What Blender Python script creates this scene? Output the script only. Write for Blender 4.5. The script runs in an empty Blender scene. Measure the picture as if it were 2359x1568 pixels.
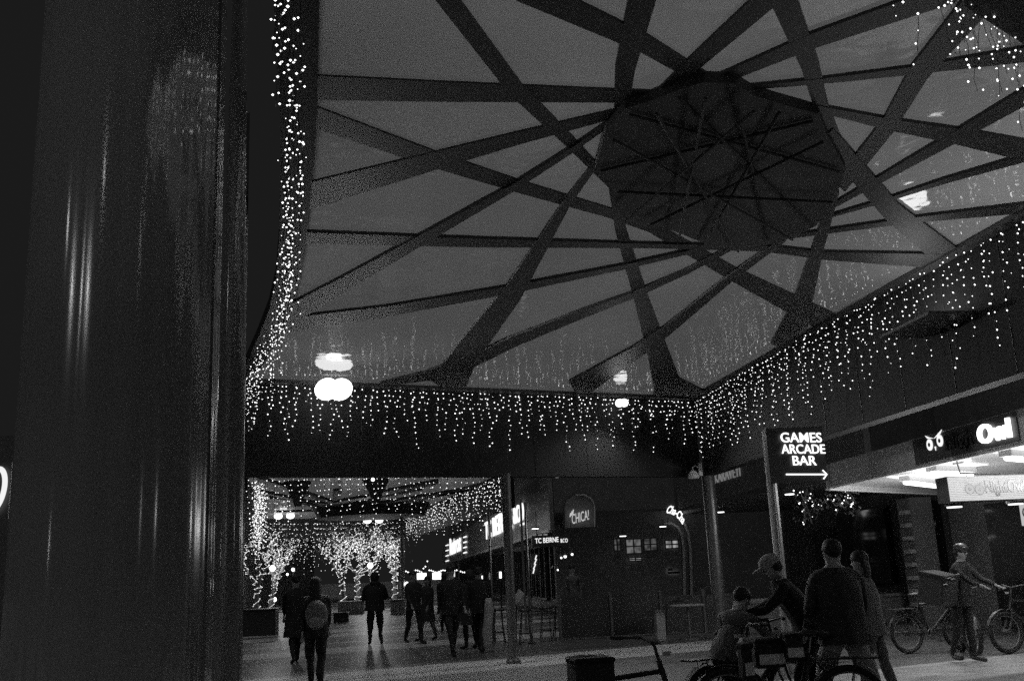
import bpy, bmesh, math, random
from mathutils import Vector, Matrix
from mathutils import noise as mnoise
R = math.radians
random.seed(7)
SC = bpy.context.scene
COL = SC.collection
# ------------------------------------------------------------------ camera, world, light, exposure
F, CX, CY = 2293.0, 1179.5, 784.0
PSI, TH, RHO = R(7.0), R(13.15), R(2.58)
fv = Vector((math.sin(PSI)*math.cos(TH), math.cos(PSI)*math.cos(TH), math.sin(TH)))
r0 = Vector((math.cos(PSI), -math.sin(PSI), 0)); u0 = r0.cross(fv)
rv = r0*math.cos(RHO) - u0*math.sin(RHO); uv = u0*math.cos(RHO) + r0*math.sin(RHO)
EYE = Vector((0, 0, 1.6))
cam = bpy.data.cameras.new('camera'); co = bpy.data.objects.new('camera', cam); COL.objects.link(co)
m = Matrix((rv, uv, -fv)).transposed().to_4x4(); m.translation = EYE; co.matrix_world = m
cam.sensor_width = 36; cam.lens = 36*F/2359.0; cam.clip_end = 3000; cam.clip_start = 0.05
SC.camera = co
w = bpy.data.worlds.new('World'); SC.world = w; w.use_nodes = True
w.node_tree.nodes['Background'].inputs[0].default_value = (1, 1, 1, 1)
w.node_tree.nodes['Background'].inputs[1].default_value = 0.0105
sun = bpy.data.lights.new('night_glow', 'SUN'); sun.energy = 0.34; sun.angle = R(25)
so = bpy.data.objects.new('night_glow', sun); COL.objects.link(so); so.rotation_euler = (R(10), R(-8), 0)
SC.view_settings.view_transform = 'Standard'; SC.view_settings.look = 'None'
SC.view_settings.exposure = 0; SC.view_settings.gamma = 1
SC.cycles.max_bounces = 6; SC.cycles.diffuse_bounces = 3; SC.cycles.glossy_bounces = 3
SC.cycles.sample_clamp_indirect = 1.0; SC.cycles.sample_clamp_direct = 3.0
SC.cycles.use_denoising = False
SC.cycles.use_light_tree = False

def ray(x, y): return fv + rv*((x-CX)/F) - uv*((y-CY)/F)
def aty(x, y, Y): d = ray(x, y); return EYE + d*(Y/d.y)
def atz(x, y, z): d = ray(x, y); return EYE + d*((z-1.6)/d.z)
def atx(x, y, X): d = ray(x, y); return EYE + d*(X/d.x)
def atplane(x, y, p, n): d = ray(x, y); return EYE + d*((p-EYE).dot(n)/d.dot(n))

# ------------------------------------------------------------------ materials
MATS = {}
def mat(name, v, rough=0.6, metal=0.0, noise=0.25, nscale=8.0, emit=None, bump=0.0, spec=0.5):
    if name in MATS: return MATS[name]
    mt = bpy.data.materials.new(name); mt.use_nodes = True
    nt = mt.node_tree; b = nt.nodes['Principled BSDF']
    b.inputs['Roughness'].default_value = rough; b.inputs['Metallic'].default_value = metal
    b.inputs['Specular IOR Level'].default_value = spec
    tc = nt.nodes.new('ShaderNodeTexCoord'); n = nt.nodes.new('ShaderNodeTexNoise')
    n.inputs['Scale'].default_value = nscale; n.inputs['Detail'].default_value = 6
    nt.links.new(tc.outputs['Object'], n.inputs['Vector'])
    rp = nt.nodes.new('ShaderNodeMapRange')
    rp.inputs['To Min'].default_value = v*(1-noise); rp.inputs['To Max'].default_value = v*(1+noise)
    nt.links.new(n.outputs['Fac'], rp.inputs['Value']); nt.links.new(rp.outputs['Result'], b.inputs['Base Color'])
    if bump:
        bp = nt.nodes.new('ShaderNodeBump'); bp.inputs['Strength'].default_value = bump
        nt.links.new(n.outputs['Fac'], bp.inputs['Height']); nt.links.new(bp.outputs['Normal'], b.inputs['Normal'])
    if emit:
        b.inputs['Emission Color'].default_value = (1, 1, 1, 1); b.inputs['Emission Strength'].default_value = emit
    MATS[name] = mt; return mt

def glow(name, s, sampled=False, noise=0.0, nscale=3.0):
    if name in MATS: return MATS[name]
    mt = bpy.data.materials.new(name); mt.use_nodes = True; nt = mt.node_tree
    nt.nodes.clear(); o = nt.nodes.new('ShaderNodeOutputMaterial'); e = nt.nodes.new('ShaderNodeEmission')
    e.inputs[1].default_value = s; nt.links.new(e.outputs[0], o.inputs[0])
    if noise:
        tc = nt.nodes.new('ShaderNodeTexCoord'); n = nt.nodes.new('ShaderNodeTexNoise'); n.inputs['Scale'].default_value = nscale
        nt.links.new(tc.outputs['Object'], n.inputs['Vector'])
        rp = nt.nodes.new('ShaderNodeMapRange'); rp.inputs['From Min'].default_value = .35; rp.inputs['From Max'].default_value = .65
        rp.inputs['To Min'].default_value = s*(1-noise); rp.inputs['To Max'].default_value = s*(1+noise)
        nt.links.new(n.outputs['Fac'], rp.inputs['Value']); nt.links.new(rp.outputs['Result'], e.inputs[1])
    if not sampled: mt.cycles.emission_sampling = 'NONE'
    MATS[name] = mt; return mt

def roof_mat(name, tcol=0.42):
    mt = bpy.data.materials.new(name); mt.use_nodes = True; nt = mt.node_tree; nt.nodes.clear()
    N = nt.nodes.new; L = nt.links.new
    o = N('ShaderNodeOutputMaterial'); t = N('ShaderNodeBsdfTranslucent'); d = N('ShaderNodeBsdfDiffuse')
    g = N('ShaderNodeBsdfGlossy'); g.inputs['Roughness'].default_value = 0.06; g.inputs['Color'].default_value = (.9, .9, .9, 1)
    tc = N('ShaderNodeTexCoord'); n = N('ShaderNodeTexNoise'); n.inputs['Scale'].default_value = 0.9; n.inputs['Detail'].default_value = 3
    L(tc.outputs['Object'], n.inputs['Vector'])
    rp = N('ShaderNodeMapRange'); rp.inputs['To Min'].default_value = tcol*.82; rp.inputs['To Max'].default_value = tcol*1.18
    L(n.outputs['Fac'], rp.inputs['Value']); L(rp.outputs['Result'], t.inputs['Color'])
    d.inputs['Color'].default_value = (.38, .38, .38, 1)
    a = N('ShaderNodeMixShader'); a.inputs[0].default_value = .25; L(t.outputs[0], a.inputs[1]); L(d.outputs[0], a.inputs[2])
    fr = N('ShaderNodeValue'); fr.outputs[0].default_value = .2
    b = N('ShaderNodeMixShader'); L(fr.outputs[0], b.inputs[0]); L(a.outputs[0], b.inputs[1]); L(g.outputs[0], b.inputs[2])
    n2 = N('ShaderNodeTexNoise'); n2.inputs['Scale'].default_value = 2.2; n2.inputs['Detail'].default_value = 2
    L(tc.outputs['Object'], n2.inputs['Vector'])
    bp = N('ShaderNodeBump'); bp.inputs['Strength'].default_value = .25; bp.inputs['Distance'].default_value = .05
    L(n2.outputs['Fac'], bp.inputs['Height']); L(bp.outputs['Normal'], g.inputs['Normal'])
    L(b.outputs[0], o.inputs[0]); return mt

def ground_mat():
    mt = bpy.data.materials.new('paving'); mt.use_nodes = True; nt = mt.node_tree; N = nt.nodes.new; L = nt.links.new
    b = nt.nodes['Principled BSDF']; b.inputs['Roughness'].default_value = .45; b.inputs['Specular IOR Level'].default_value = .5
    tc = N('ShaderNodeTexCoord'); mp = N('ShaderNodeMapping'); L(tc.outputs['Object'], mp.inputs['Vector'])
    mp.inputs['Rotation'].default_value = (0, 0, R(-20))
    br = N('ShaderNodeTexBrick'); br.inputs['Scale'].default_value = 1.0; br.inputs['Brick Width'].default_value = .6; br.inputs['Row Height'].default_value = .3
    br.inputs['Mortar Size'].default_value = .008
    br.inputs['Color1'].default_value = (.9, .9, .9, 1); br.inputs['Color2'].default_value = (1.05, 1.05, 1.05, 1); br.inputs['Mortar'].default_value = (.55, .55, .55, 1)
    L(mp.outputs[0], br.inputs['Vector'])
    # inlaid cross bands of lighter and darker stone
    sx = N('ShaderNodeSeparateXYZ'); L(mp.outputs[0], sx.inputs[0])
    w1 = N('ShaderNodeMath'); w1.operation = 'MULTIPLY'; w1.inputs[1].default_value = 1.9; L(sx.outputs['Y'], w1.inputs[0])
    s1 = N('ShaderNodeMath'); s1.operation = 'SINE'; L(w1.outputs[0], s1.inputs[0])
    w2 = N('ShaderNodeMath'); w2.operation = 'MULTIPLY'; w2.inputs[1].default_value = .83; L(sx.outputs['Y'], w2.inputs[0])
    s2 = N('ShaderNodeMath'); s2.operation = 'SINE'; L(w2.outputs[0], s2.inputs[0])
    ad = N('ShaderNodeMath'); L(s1.outputs[0], ad.inputs[0]); L(s2.outputs[0], ad.inputs[1])
    rp = N('ShaderNodeMapRange'); rp.inputs['From Min'].default_value = .25; rp.inputs['From Max'].default_value = .55
    rp.inputs['To Min'].default_value = .13; rp.inputs['To Max'].default_value = .55; L(ad.outputs[0], rp.inputs['Value'])
    n = N('ShaderNodeTexNoise'); n.inputs['Scale'].default_value = 1.4; n.inputs['Detail'].default_value = 8; L(tc.outputs['Object'], n.inputs['Vector'])
    rn = N('ShaderNodeMapRange'); rn.inputs['To Min'].default_value = .35; rn.inputs['To Max'].default_value = 1.6; L(n.outputs['Fac'], rn.inputs['Value'])
    m1 = N('ShaderNodeMath'); m1.operation = 'MULTIPLY'; L(rp.outputs[0], m1.inputs[0]); L(rn.outputs[0], m1.inputs[1])
    bw = N('ShaderNodeRGBToBW'); L(br.outputs['Color'], bw.inputs[0])
    m2 = N('ShaderNodeMath'); m2.operation = 'MULTIPLY'; L(m1.outputs[0], m2.inputs[0]); L(bw.outputs[0], m2.inputs[1])
    L(m2.outputs[0], b.inputs['Base Color'])
    bp = N('ShaderNodeBump'); bp.inputs['Strength'].default_value = .25; L(bw.outputs[0], bp.inputs['Height']); L(bp.outputs['Normal'], b.inputs['Normal'])
    return mt

M_beam = mat('dark_steel_beam', .04, .55, 0, .2, 3)
M_hub = mat('hub_lining', .05, .8, 0, .6, 1.5)
M_fascia = mat('fascia_cladding', .018, .7, 0, .4, 1.2, spec=.2)
M_black = mat('black_paint', .04, .45)
M_dark = mat('dark_render', .16, .8, 0, .35, 1.5)
M_brick = mat('painted_brick', .25, .8, 0, .4, 6, bump=.3)
M_mid = mat('grey_cladding', .22, .5, 0, .25, 2)
M_light = mat('pale_metal', .55, .35, 0, .1, 4)
M_steel = mat('polished_steel', .30, .16, .95, .2, 2)
M_col = mat('column_steel', .34, .12, .45, .45, .5)
M_glass = mat('dark_glass', .015, .06, 0, .2, 1, spec=.8)
M_rub = mat('tyre_rubber', .02, .8)
M_bulb = glow('fairy_bulb', 5.0, sampled=False)
M_bulb_far = glow('fairy_bulb_far', 2.6, sampled=False)
M_white = glow('lit_letters', 1.4)
M_neon = glow('neon_tube', 1.6)
M_dimlet = mat('letters_faint_glow', .7, .5, 0, .5, 10, emit=.11)  # unlit sign letters, faint emission added so they show
M_roof = roof_mat('roof_membrane', .8)
M_roof2 = roof_mat('roof_membrane_far', .9)

# ------------------------------------------------------------------ mesh helpers
class MB:
    def __init__(s): s.v = []; s.f = []; s.mi = []; s.mats = []; s.cur = 0; s.smooth = False
    def use(s, m):
        if m not in s.mats: s.mats.append(m)
        s.cur = s.mats.index(m); return s
    def add(s, vs, fs):
        k = len(s.v); s.v += [tuple(v) for v in vs]
        for f in fs: s.f.append([i+k for i in f]); s.mi.append(s.cur)
        return s
    def box(s, c, d, M=None):
        x, y, z = d[0]/2, d[1]/2, d[2]/2; c = Vector(c)
        vs = [Vector(p) for p in ((-x,-y,-z),(x,-y,-z),(x,y,-z),(-x,y,-z),(-x,-y,z),(x,-y,z),(x,y,z),(-x,y,z))]
        if M: vs = [M @ v for v in vs]
        return s.add([v+c for v in vs], [(0,3,2,1),(4,5,6,7),(0,1,5,4),(1,2,6,5),(2,3,7,6),(3,0,4,7)])
    def bb(s, x0, x1, y0, y1, z0, z1): return s.box(((x0+x1)/2, (y0+y1)/2, (z0+z1)/2), (abs(x1-x0), abs(y1-y0), abs(z1-z0)))
    def prism(s, pts, off):          # polygon points (3d) swept by vector off
        n = len(pts); off = Vector(off); a = [Vector(p) for p in pts]
        return s.add(a+[p+off for p in a], [list(range(n))[::-1], [i+n for i in range(n)]]+[(i, (i+1) % n, (i+1) % n+n, i+n) for i in range(n)])
    def tube(s, pts, r, seg=8, closed=False):
        pts = [Vector(p) for p in pts]; n = len(pts); rs = r if isinstance(r, (list, tuple)) else [r]*n
        vs = []; prev = None
        for i, p in enumerate(pts):
            if closed: t = (pts[(i+1) % n]-pts[i-1]).normalized()
            else: t = (pts[min(i+1, n-1)]-pts[max(i-1, 0)]).normalized()
            if prev is None:
                a = Vector((0, 0, 1)) if abs(t.z) < .9 else Vector((1, 0, 0)); a = (a-t*a.dot(t)).normalized()
            else:
                a = prev-t*prev.dot(t); a = a.normalized() if a.length > 1e-6 else t.orthogonal().normalized()
            prev = a; b = t.cross(a)
            vs += [p+(a*math.cos(q)+b*math.sin(q))*rs[i] for q in [2*math.pi*k/seg for k in range(seg)]]
        fs = []
        for i in range(n if closed else n-1):
            j = (i+1) % n
            for k in range(seg): fs.append((i*seg+k, i*seg+(k+1) % seg, j*seg+(k+1) % seg, j*seg+k))
        if not closed: fs += [list(range(seg))[::-1], [(n-1)*seg+k for k in range(seg)]]
        return s.add(vs, fs)
    def lathe(s, prof, seg=24, c=(0, 0, 0)):
        c = Vector(c); n = len(prof)
        vs = [c+Vector((r*math.cos(2*math.pi*k/seg), r*math.sin(2*math.pi*k/seg), z)) for r, z in prof for k in range(seg)]
        fs = [(i*seg+k, i*seg+(k+1) % seg, (i+1)*seg+(k+1) % seg, (i+1)*seg+k) for i in range(n-1) for k in range(seg)]
        return s.add(vs, fs+[list(range(seg))[::-1], [(n-1)*seg+k for k in range(seg)]])
    def octa(s, c, r):
        c = Vector(c)
        return s.add([c+Vector(p)*r for p in ((1,0,0),(-1,0,0),(0,1,0),(0,-1,0),(0,0,1),(0,0,-1))],
                     [(0,2,4),(2,1,4),(1,3,4),(3,0,4),(2,0,5),(1,2,5),(3,1,5),(0,3,5)])
    def ell(s, c, rad, seg=12, rings=8, M=None):
        c = Vector(c); vs = []
        for i in range(rings+1):
            t = math.pi*i/rings
            for k in range(seg):
                q = 2*math.pi*k/seg; v = Vector((rad[0]*math.sin(t)*math.cos(q), rad[1]*math.sin(t)*math.sin(q), rad[2]*math.cos(t)))
                vs.append(c+(M @ v if M else v))
        return s.add(vs, [(i*seg+k, (i+1)*seg+k, (i+1)*seg+(k+1) % seg, i*seg+(k+1) % seg) for i in range(rings) for k in range(seg)])
    def build(s, name, m=None, parent=None, smooth=False, bevel=0):
        me = bpy.data.meshes.new(name); me.from_pydata([tuple(v) for v in s.v], [], s.f)
        for mm in (s.mats or [m]): me.materials.append(mm)
        if s.mats:
            for p, i in zip(me.polygons, s.mi): p.material_index = i
        if smooth:
            for p in me.polygons: p.use_smooth = True
        me.validate(); me.update()
        o = bpy.data.objects.new(name, me); COL.objects.link(o)
        if parent: o.parent = parent
        if bevel:
            b = o.modifiers.new('b', 'BEVEL'); b.width = bevel; b.segments = 2; b.limit_method = 'ANGLE'
        if smooth:
            try:
                o.data.shade_smooth() if hasattr(o.data, 'shade_smooth') else None
                md = None
            except Exception: pass
        return o
def tag(o, label=None, cat=None, group=None, kind=None):
    if label: o['label'] = label
    if cat: o['category'] = cat
    if group: o['group'] = group
    if kind: o['kind'] = kind
    return o
def thing(name, label, cat, loc=(0, 0, 0), rz=0, group=None):
    o = bpy.data.objects.new(name, None); COL.objects.link(o); o.location = loc; o.rotation_euler = (0, 0, rz)
    o.empty_display_size = .2
    return tag(o, label, cat, group)
def child_world(o, parent):      # mesh modelled in world coordinates under an empty with a location
    o.parent = parent; o.matrix_parent_inverse = (Matrix.Translation(parent.location) @ parent.rotation_euler.to_matrix().to_4x4()).inverted(); return o

def text_geo(s, bold=0.0, shear=0.0):
    cu = bpy.data.curves.new('t', 'FONT'); cu.body = s; cu.offset = bold; cu.shear = shear; cu.resolution_u = 4
    ob = bpy.data.objects.new('t', cu); COL.objects.link(ob)
    dg = bpy.context.evaluated_depsgraph_get(); me = bpy.data.meshes.new_from_object(ob.evaluated_get(dg))
    vs = [v.co.copy() for v in me.vertices]; fs = [list(p.vertices) for p in me.polygons]
    # boundary edges for side walls
    cnt = {}
    for f in fs:
        for i in range(len(f)):
            e = (f[i], f[(i+1) % len(f)]); k = tuple(sorted(e)); cnt.setdefault(k, []).append(e)
    be = [v[0] for v in cnt.values() if len(v) == 1]
    bpy.data.objects.remove(ob); bpy.data.curves.remove(cu); bpy.data.meshes.remove(me)
    return vs, fs, be
def add_text(mb, s, bl, br, up, depth=.02, bold=0.0, shear=0.0, warp=None):
    vs, fs, be = text_geo(s, bold, shear)
    x0 = min(v.x for v in vs); x1 = max(v.x for v in vs); y0 = min(v.y for v in vs); y1 = max(v.y for v in vs)
    bl = Vector(bl); U = Vector(br)-bl; V = Vector(up); n = U.cross(V).normalized()*depth
    P = []
    for v in vs:
        a = (v.x-x0)/(x1-x0); b = (v.y-y0)/(y1-y0)
        if warp: a, b = warp(a, b)
        P.append(bl+U*a+V*b)
    k = len(P)
    mb.add(P+[p+n for p in P], [[i for i in f][::-1] for f in fs]+[[i+k for i in f] for f in fs]+[(a, b, b+k, a+k) for a, b in be])

# ------------------------------------------------------------------ ground
mb = MB(); mb.add([(-300, -60, 0), (300, -60, 0), (300, 700, 0), (-300, 700, 0)], [(0, 1, 2, 3)])
tag(mb.build('ground', ground_mat()), kind='structure')

# ------------------------------------------------------------------ near canopy
ZR = 5.2
canopy = thing('canopy_roof', 'large pale mall canopy overhead with crossing dark beams, nearest the viewer', 'canopy', (2, 12, ZR))
left_px = [(735, 0), (733, 120), (730, 250), (724, 350), (715, 450), (704, 550), (690, 640), (668, 710), (640, 770), (603, 840)]
LE = [atz(x, y, ZR) for x, y in left_px]
LC = Vector((-2.75, 18.0, ZR)); RC = Vector((6.58, 21.1, ZR))
poly = [Vector((-.3, 3.6, ZR))]+LE+[LC, RC, Vector((6.95, 9.5, ZR)), Vector((7.0, 7.9, ZR)), atz(2359, 90, ZR), atz(2220, 0, ZR), Vector((2.4, 3.6, ZR))]
mb = MB(); mb.prism(poly, (0, 0, .03)); me_o = mb.build('roof_panel', M_roof); child_world(me_o, canopy)
bm = bmesh.new(); bm.from_mesh(me_o.data); bmesh.ops.triangulate(bm, faces=[f for f in bm.faces if len(f.verts) > 4]); 
bmesh.ops.delete(bm, geom=[f for f in bm.faces if abs(f.normal.z) < .5 or f.calc_center_median().z > ZR+.02], context='FACES'); bm.to_mesh(me_o.data); bm.free()
beams = [
 [(725,203,56),(1000,212,46),(1420,222,30),(1580,226,26)],
 [(728,272,48),(1010,372,36),(1200,432,28),(1400,490,22),(1500,523,26),(1690,632,32),(1905,742,52)],
 [(712,452,62),(1000,372,40),(1200,318,28),(1410,265,18)],
 [(1020,-14,46),(1187,206,36),(1316,331,26),(1385,402,18)],
 [(1215,-20,62),(1480,100,42),(1650,200,26)],
 [(1482,-12,66),(1440,160,46),(1428,290,28),(1410,400,26),(1430,530,26),(1478,690,34),(1512,800,48),(1545,912,70)],
 [(1780,-12,50),(1607,141,34),(1520,222,24)],
 [(1800,-12,64),(1865,148,44),(1893,250,34),(1930,340,30)],
 [(2185,-12,46),(1871,96,34),(1684,174,22)],
 [(2370,126,34),(2119,162,18),(1894,188,12),(1720,204,8)],
 [(2260,0,66),(2119,167,46),(2048,289,36),(1955,405,34)],
 [(1895,254,14),(2055,289,26),(2203,315,36),(2370,350,48)],
 [(2370,220,36),(2216,308,26),(2016,421,15),(1900,486,8)],
 [(2370,363,16),(2177,418,11),(2061,456,8),(1900,503,5)],
 [(1912,322,44),(1971,392,46),(2055,488,46),(2164,576,56),(2195,604,66)],
 [(2370,480,22),(2100,508,12),(1843,543,8),(1700,560,6)],
 [(700,548,26),(1100,560,20),(1500,567,10),(1760,573,13),(1900,590,18),(2160,602,34)],
 [(1920,455,20),(1883,577,28),(1845,711,46),(1818,790,80)],
 [(655,750,34),(891,718,24),(1180,667,17),(1437,616,11),(1581,583,8),(1716,532,6)],
 [(655,733,46),(794,654,32),(942,570,24),(1180,435,15),(1315,349,11),(1400,290,8)],
 [(1035,885,80),(1075,815,58),(1180,679,44),(1308,467,16),(1370,385,10)],
 [(1035,858,30),(1180,789,24),(1340,725,18),(1462,680,13),(1581,628,9),(1716,557,6)],
 [(1335,893,50),(1462,814,30),(1536,763,22),(1684,641,15),(1780,572,10)],
 [(890,884,8),(980,868,20),(1060,846,40)],
 [(1520,905,14),(1560,880,20),(1600,905,30)],
]
for i, bl in enumerate(beams):
    z = ZR-.02-.0013*i
    def ext(p, q, L):
        t_ = Vector((p[0]-q[0], p[1]-q[1])).normalized(); return (p[0]+t_.x*L, p[1]+t_.y*L, p[2])
    bl = [ext(bl[0], bl[1], 14)]+bl[1:-1]+[ext(bl[-1], bl[-2], 34 if 1380 < bl[-1][0] < 1960 and bl[-1][1] < 600 else 16)]
    Lp, Rp = [], []
    for k, (x, y, wd) in enumerate(bl):
        a = bl[max(k-1, 0)]; b = bl[min(k+1, len(bl)-1)]; t = Vector((b[0]-a[0], b[1]-a[1])).normalized(); n = Vector((-t.y, t.x))*wd/2
        Lp.append(atz(x+n.x, y+n.y, z)); Rp.append(atz(x-n.x, y-n.y, z))
    mb = MB(); n = len(bl); dz = Vector((0, 0, ZR-z-.004))
    vs = Lp+Rp+[p+dz for p in Lp+Rp]; fs = []
    for k in range(n-1):
        fs += [(k, k+1, n+k+1, n+k), (2*n+k, 3*n+k, 3*n+k+1, 2*n+k+1), (k, 2*n+k, 2*n+k+1, k+1), (n+k, n+k+1, 3*n+k+1, 3*n+k)]
    fs += [(0, n, 3*n, 2*n), (n-1, 3*n-1, 4*n-1, 2*n-1)]
    mb.add(vs, fs); child_world(mb.build('roof_beam', M_beam), canopy)
hub_px = [(1372,388),(1396,300),(1440,250),(1500,232),(1560,208),(1620,190),(1690,192),(1740,222),(1800,240),(1888,264),(1905,310),(1948,388),(1925,455),(1880,520),(1830,545),(1780,562),(1700,572),(1620,560),(1560,535),(1490,512),(1430,495),(1408,430)]
mb = MB(); hp = [atz(x, y, ZR-.10) for x, y in hub_px]; mb.prism(hp, (0, 0, .095)); hub = child_world(mb.build('roof_hub', M_hub), canopy)
hc = sum(hp, Vector())/len(hp)
mb = MB()
for k in range(0, len(hp), 2):
    p = hc.lerp(hp[k], .96); q = hc.lerp(hp[(k+9) % len(hp)], .94); zz = -.02-.003*k
    mb.tube([p+Vector((0, 0, zz)), q+Vector((0, 0, zz))], .014, 6)
child_world(mb.build('hub_bracing', mat('bracing_steel', .03, .9)), canopy)
# edge trim along the curved side and near edge
def strip(pts, wd, z0, z1, name, m, parent, side=1):
    mb = MB(); n = len(pts); A = []; B = []
    for k, p in enumerate(pts):
        t = (pts[min(k+1, n-1)]-pts[max(k-1, 0)]); t.z = 0; t.normalize(); nn = Vector((-t.y, t.x, 0))*wd*side
        A.append(Vector((p.x, p.y, 0))); B.append(Vector((p.x, p.y, 0))+nn)
    vs = [a+Vector((0, 0, z0)) for a in A]+[b+Vector((0, 0, z0)) for b in B]+[a+Vector((0, 0, z1)) for a in A]+[b+Vector((0, 0, z1)) for b in B]
    fs = []
    for k in range(n-1):
        fs += [(k, k+1, n+k+1, n+k), (2*n+k, 3*n+k, 3*n+k+1, 2*n+k+1), (k, 2*n+k, 2*n+k+1, k+1), (n+k, n+k+1, 3*n+k+1, 3*n+k)]
    fs += [(0, n, 3*n, 2*n), (n-1, 3*n-1, 4*n-1, 2*n-1)]
    mb.add(vs, fs); return child_world(mb.build(name, m), parent)
strip([Vector((-.3, 3.6, ZR))]+LE+[LC], .28, ZR-.05, ZR+.12, 'edge_trim', M_fascia, canopy, 1)
strip([poly[-1], poly[-2], poly[-3], poly[-4], poly[-5]], .5, ZR-.05, ZR+.12, 'edge_trim', M_fascia, canopy, -1)
# dark trim under the roof edge
mb = MB(); mb.prism([LC-Vector((0, 0, .07)), RC-Vector((0, 0, .07)), RC+Vector((-.05, -.22, -.07)), LC+Vector((.05, -.22, -.07))], (0, 0, .06)); child_world(mb.build('edge_trim', M_beam), canopy)
mb = MB(); mb.prism([Vector((6.6, 20.9, ZR-.07)), Vector((6.98, 7.8, ZR-.07)), Vector((6.80, 7.8, ZR-.07)), Vector((6.42, 20.8, ZR-.07))], (0, 0, .06)); child_world(mb.build('edge_trim', M_beam), canopy)
# deep fascia boards
ZB = 3.47
d = (RC-LC).normalized(); nrm = Vector((-d.y, d.x, 0))
for a, b, n2, nm in ((LC-d*.15, RC, nrm, 'front_fascia'), (Vector((6.62, 21.0, ZR)), Vector((7.0, 7.7, ZR)), Vector((1, 0, 0)), 'side_fascia')):
    a0 = Vector((a.x, a.y, ZB)); b0 = Vector((b.x, b.y, ZB+ (0.06 if nm == 'side_fascia' else 0)))
    mb = MB(); mb.prism([a0, b0, Vector((b.x, b.y, ZR+.1)), Vector((a.x, a.y, ZR+.1))], n2*.25)
    fo = child_world(mb.build(nm, M_fascia), canopy)
    mb = MB()
    L = (b-a).length; t = (b-a).normalized()
    for k in range(1, int(L/1.2)):
        p = a+t*(k*1.2); mb.box((p.x-n2.x*.001, p.y-n2.y*.001, (ZR+ZB)/2), (.008, .008, ZR-ZB-.1))
    mb.build('panel_joint', M_black, None); j = COL.objects['panel_joint'] if 'panel_joint' in COL.objects else None
    j = bpy.data.objects[-1] if j is None else j
    j.name = 'joint_strip'; j.parent = fo

# columns
def column(p, r, h, label, m, group='round steel columns under the canopy'):
    t = thing('canopy_column', label, 'column', (p[0], p[1], 0), 0, group)
    MB().lathe([(r, 0.02), (r, .03), (r, h-.01), (r, h)], 24).build('shaft', m, t, smooth=False)
    MB().lathe([(r*1.5, 0), (r*1.5, .05), (r*1.1, .09)], 24).build('base_collar', M_black, t)
    for o in t.children:
        for pg in o.data.polygons: pg.use_smooth = abs(pg.normal.z) < .5
    return t
p = aty(1632, 1110, 20.9); column((p.x, p.y), .14, 3.46, 'steel column under the right corner of the deep canopy fascia', mat('pole_mid', .16, .3, .5, .2, 3))
p = aty(1165, 1105, 19.0); column((p.x, p.y), .09, 3.46, 'dark steel column under the middle of the front fascia, in front of the lit shop name', mat('pole_dark', .10, .35, .3, .2, 3))

# ------------------------------------------------------------------ icicle lights
def strand(mb, top, L, r, dens=.085, sway=.035, wire=.0028, out=None):
    n = max(3, int(L/dens)); p = Vector(top); pts = [p.copy()]
    drift = random.uniform(-.25, .25)
    for k in range(n):
        p = p+Vector((random.uniform(-sway, sway)*.6+drift*.02, random.uniform(-sway, sway)*.6, -L/n))
        pts.append(p.copy())
        q = p+Vector((random.uniform(-sway, sway), random.uniform(-sway, sway), random.uniform(-.02, .02)))
        mb.use(mb.bulb).octa(q, r*random.choice((.55, .8, 1, 1, 1.2)))
    mb.use(M_black).tube(pts, wire, 3)
def curtain(label, pts, n, lens, r, bulb=M_bulb, scat=(0, 0), dens=.085, group='icicle fairy light curtains on the canopies', wire=.0028, sway=.035, sag=.0):
    t = thing('icicle_lights', label, 'fairy lights', tuple(pts[0]), 0, group)
    seg = [(pts[i+1]-pts[i]).length for i in range(len(pts)-1)]; tot = sum(seg)
    def at(s):
        s = s*tot
        for i, l in enumerate(seg):
            if s <= l: return pts[i].lerp(pts[i+1], s/l)
            s -= l
        return pts[-1].copy()
    mb = MB(); mb.use(M_black); mb.tube([at(k/60) for k in range(61)], .006, 4); child_world(mb.build('cable', M_black), t)
    for k in range(n):
        s = (k+random.uniform(.1, .9))/n; p = at(s)
        p += Vector((random.uniform(*scat), 0, 0)) if scat != (0, 0) else Vector((0, 0, 0))
        mb = MB(); mb.bulb = bulb
        L = lens[k % len(lens)]*random.uniform(.8, 1.12)
        strand(mb, p-Vector((0, 0, .02)), L, r, dens, sway, wire)
        child_world(mb.build('strand', None), t)
    return t
fo = -nrm*.07
curtain('white icicle lights along the straight front fascia of the near canopy', [LC+fo+Vector((0, 0, 0.0)), RC+fo+Vector((-.1, 0, 0))], 96, (1.12, .45, .8, .35), .0115, dens=.095)
curtain('white icicle lights along the long right side fascia of the near canopy', [Vector((6.5, 20.9, ZR-.02)), Vector((6.52, 17, ZR-.02)), Vector((6.6, 14, ZR)), Vector((6.88, 7.8, ZR))], 100, (1.3, .9, .5, 1.15, .7), .0095, dens=.10)
lp = [q+Vector((-.16, 0, -.03)) for q in [Vector((-.3, 4.4, ZR))]+LE+[LC]]
curtain('dense white icicle lights hanging from the curved left edge of the near canopy', lp, 100, (.95, .5, .75, .35), .008, scat=(-.09, .05), dens=.085, sway=.028)
nr = [Vector((5.9, 7.1, ZR+.05)), Vector((4.9, 6.3, ZR+.05)), Vector((4.2, 5.8, ZR+.05)), Vector((3.4, 5.15, ZR+.05)), Vector((2.9, 4.9, ZR+.05))]
curtain('sparse white icicle lights at the near corner of the canopy, top right', nr, 40, (.8, .35, .6, .5), .007, dens=.09, wire=.002)

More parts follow.
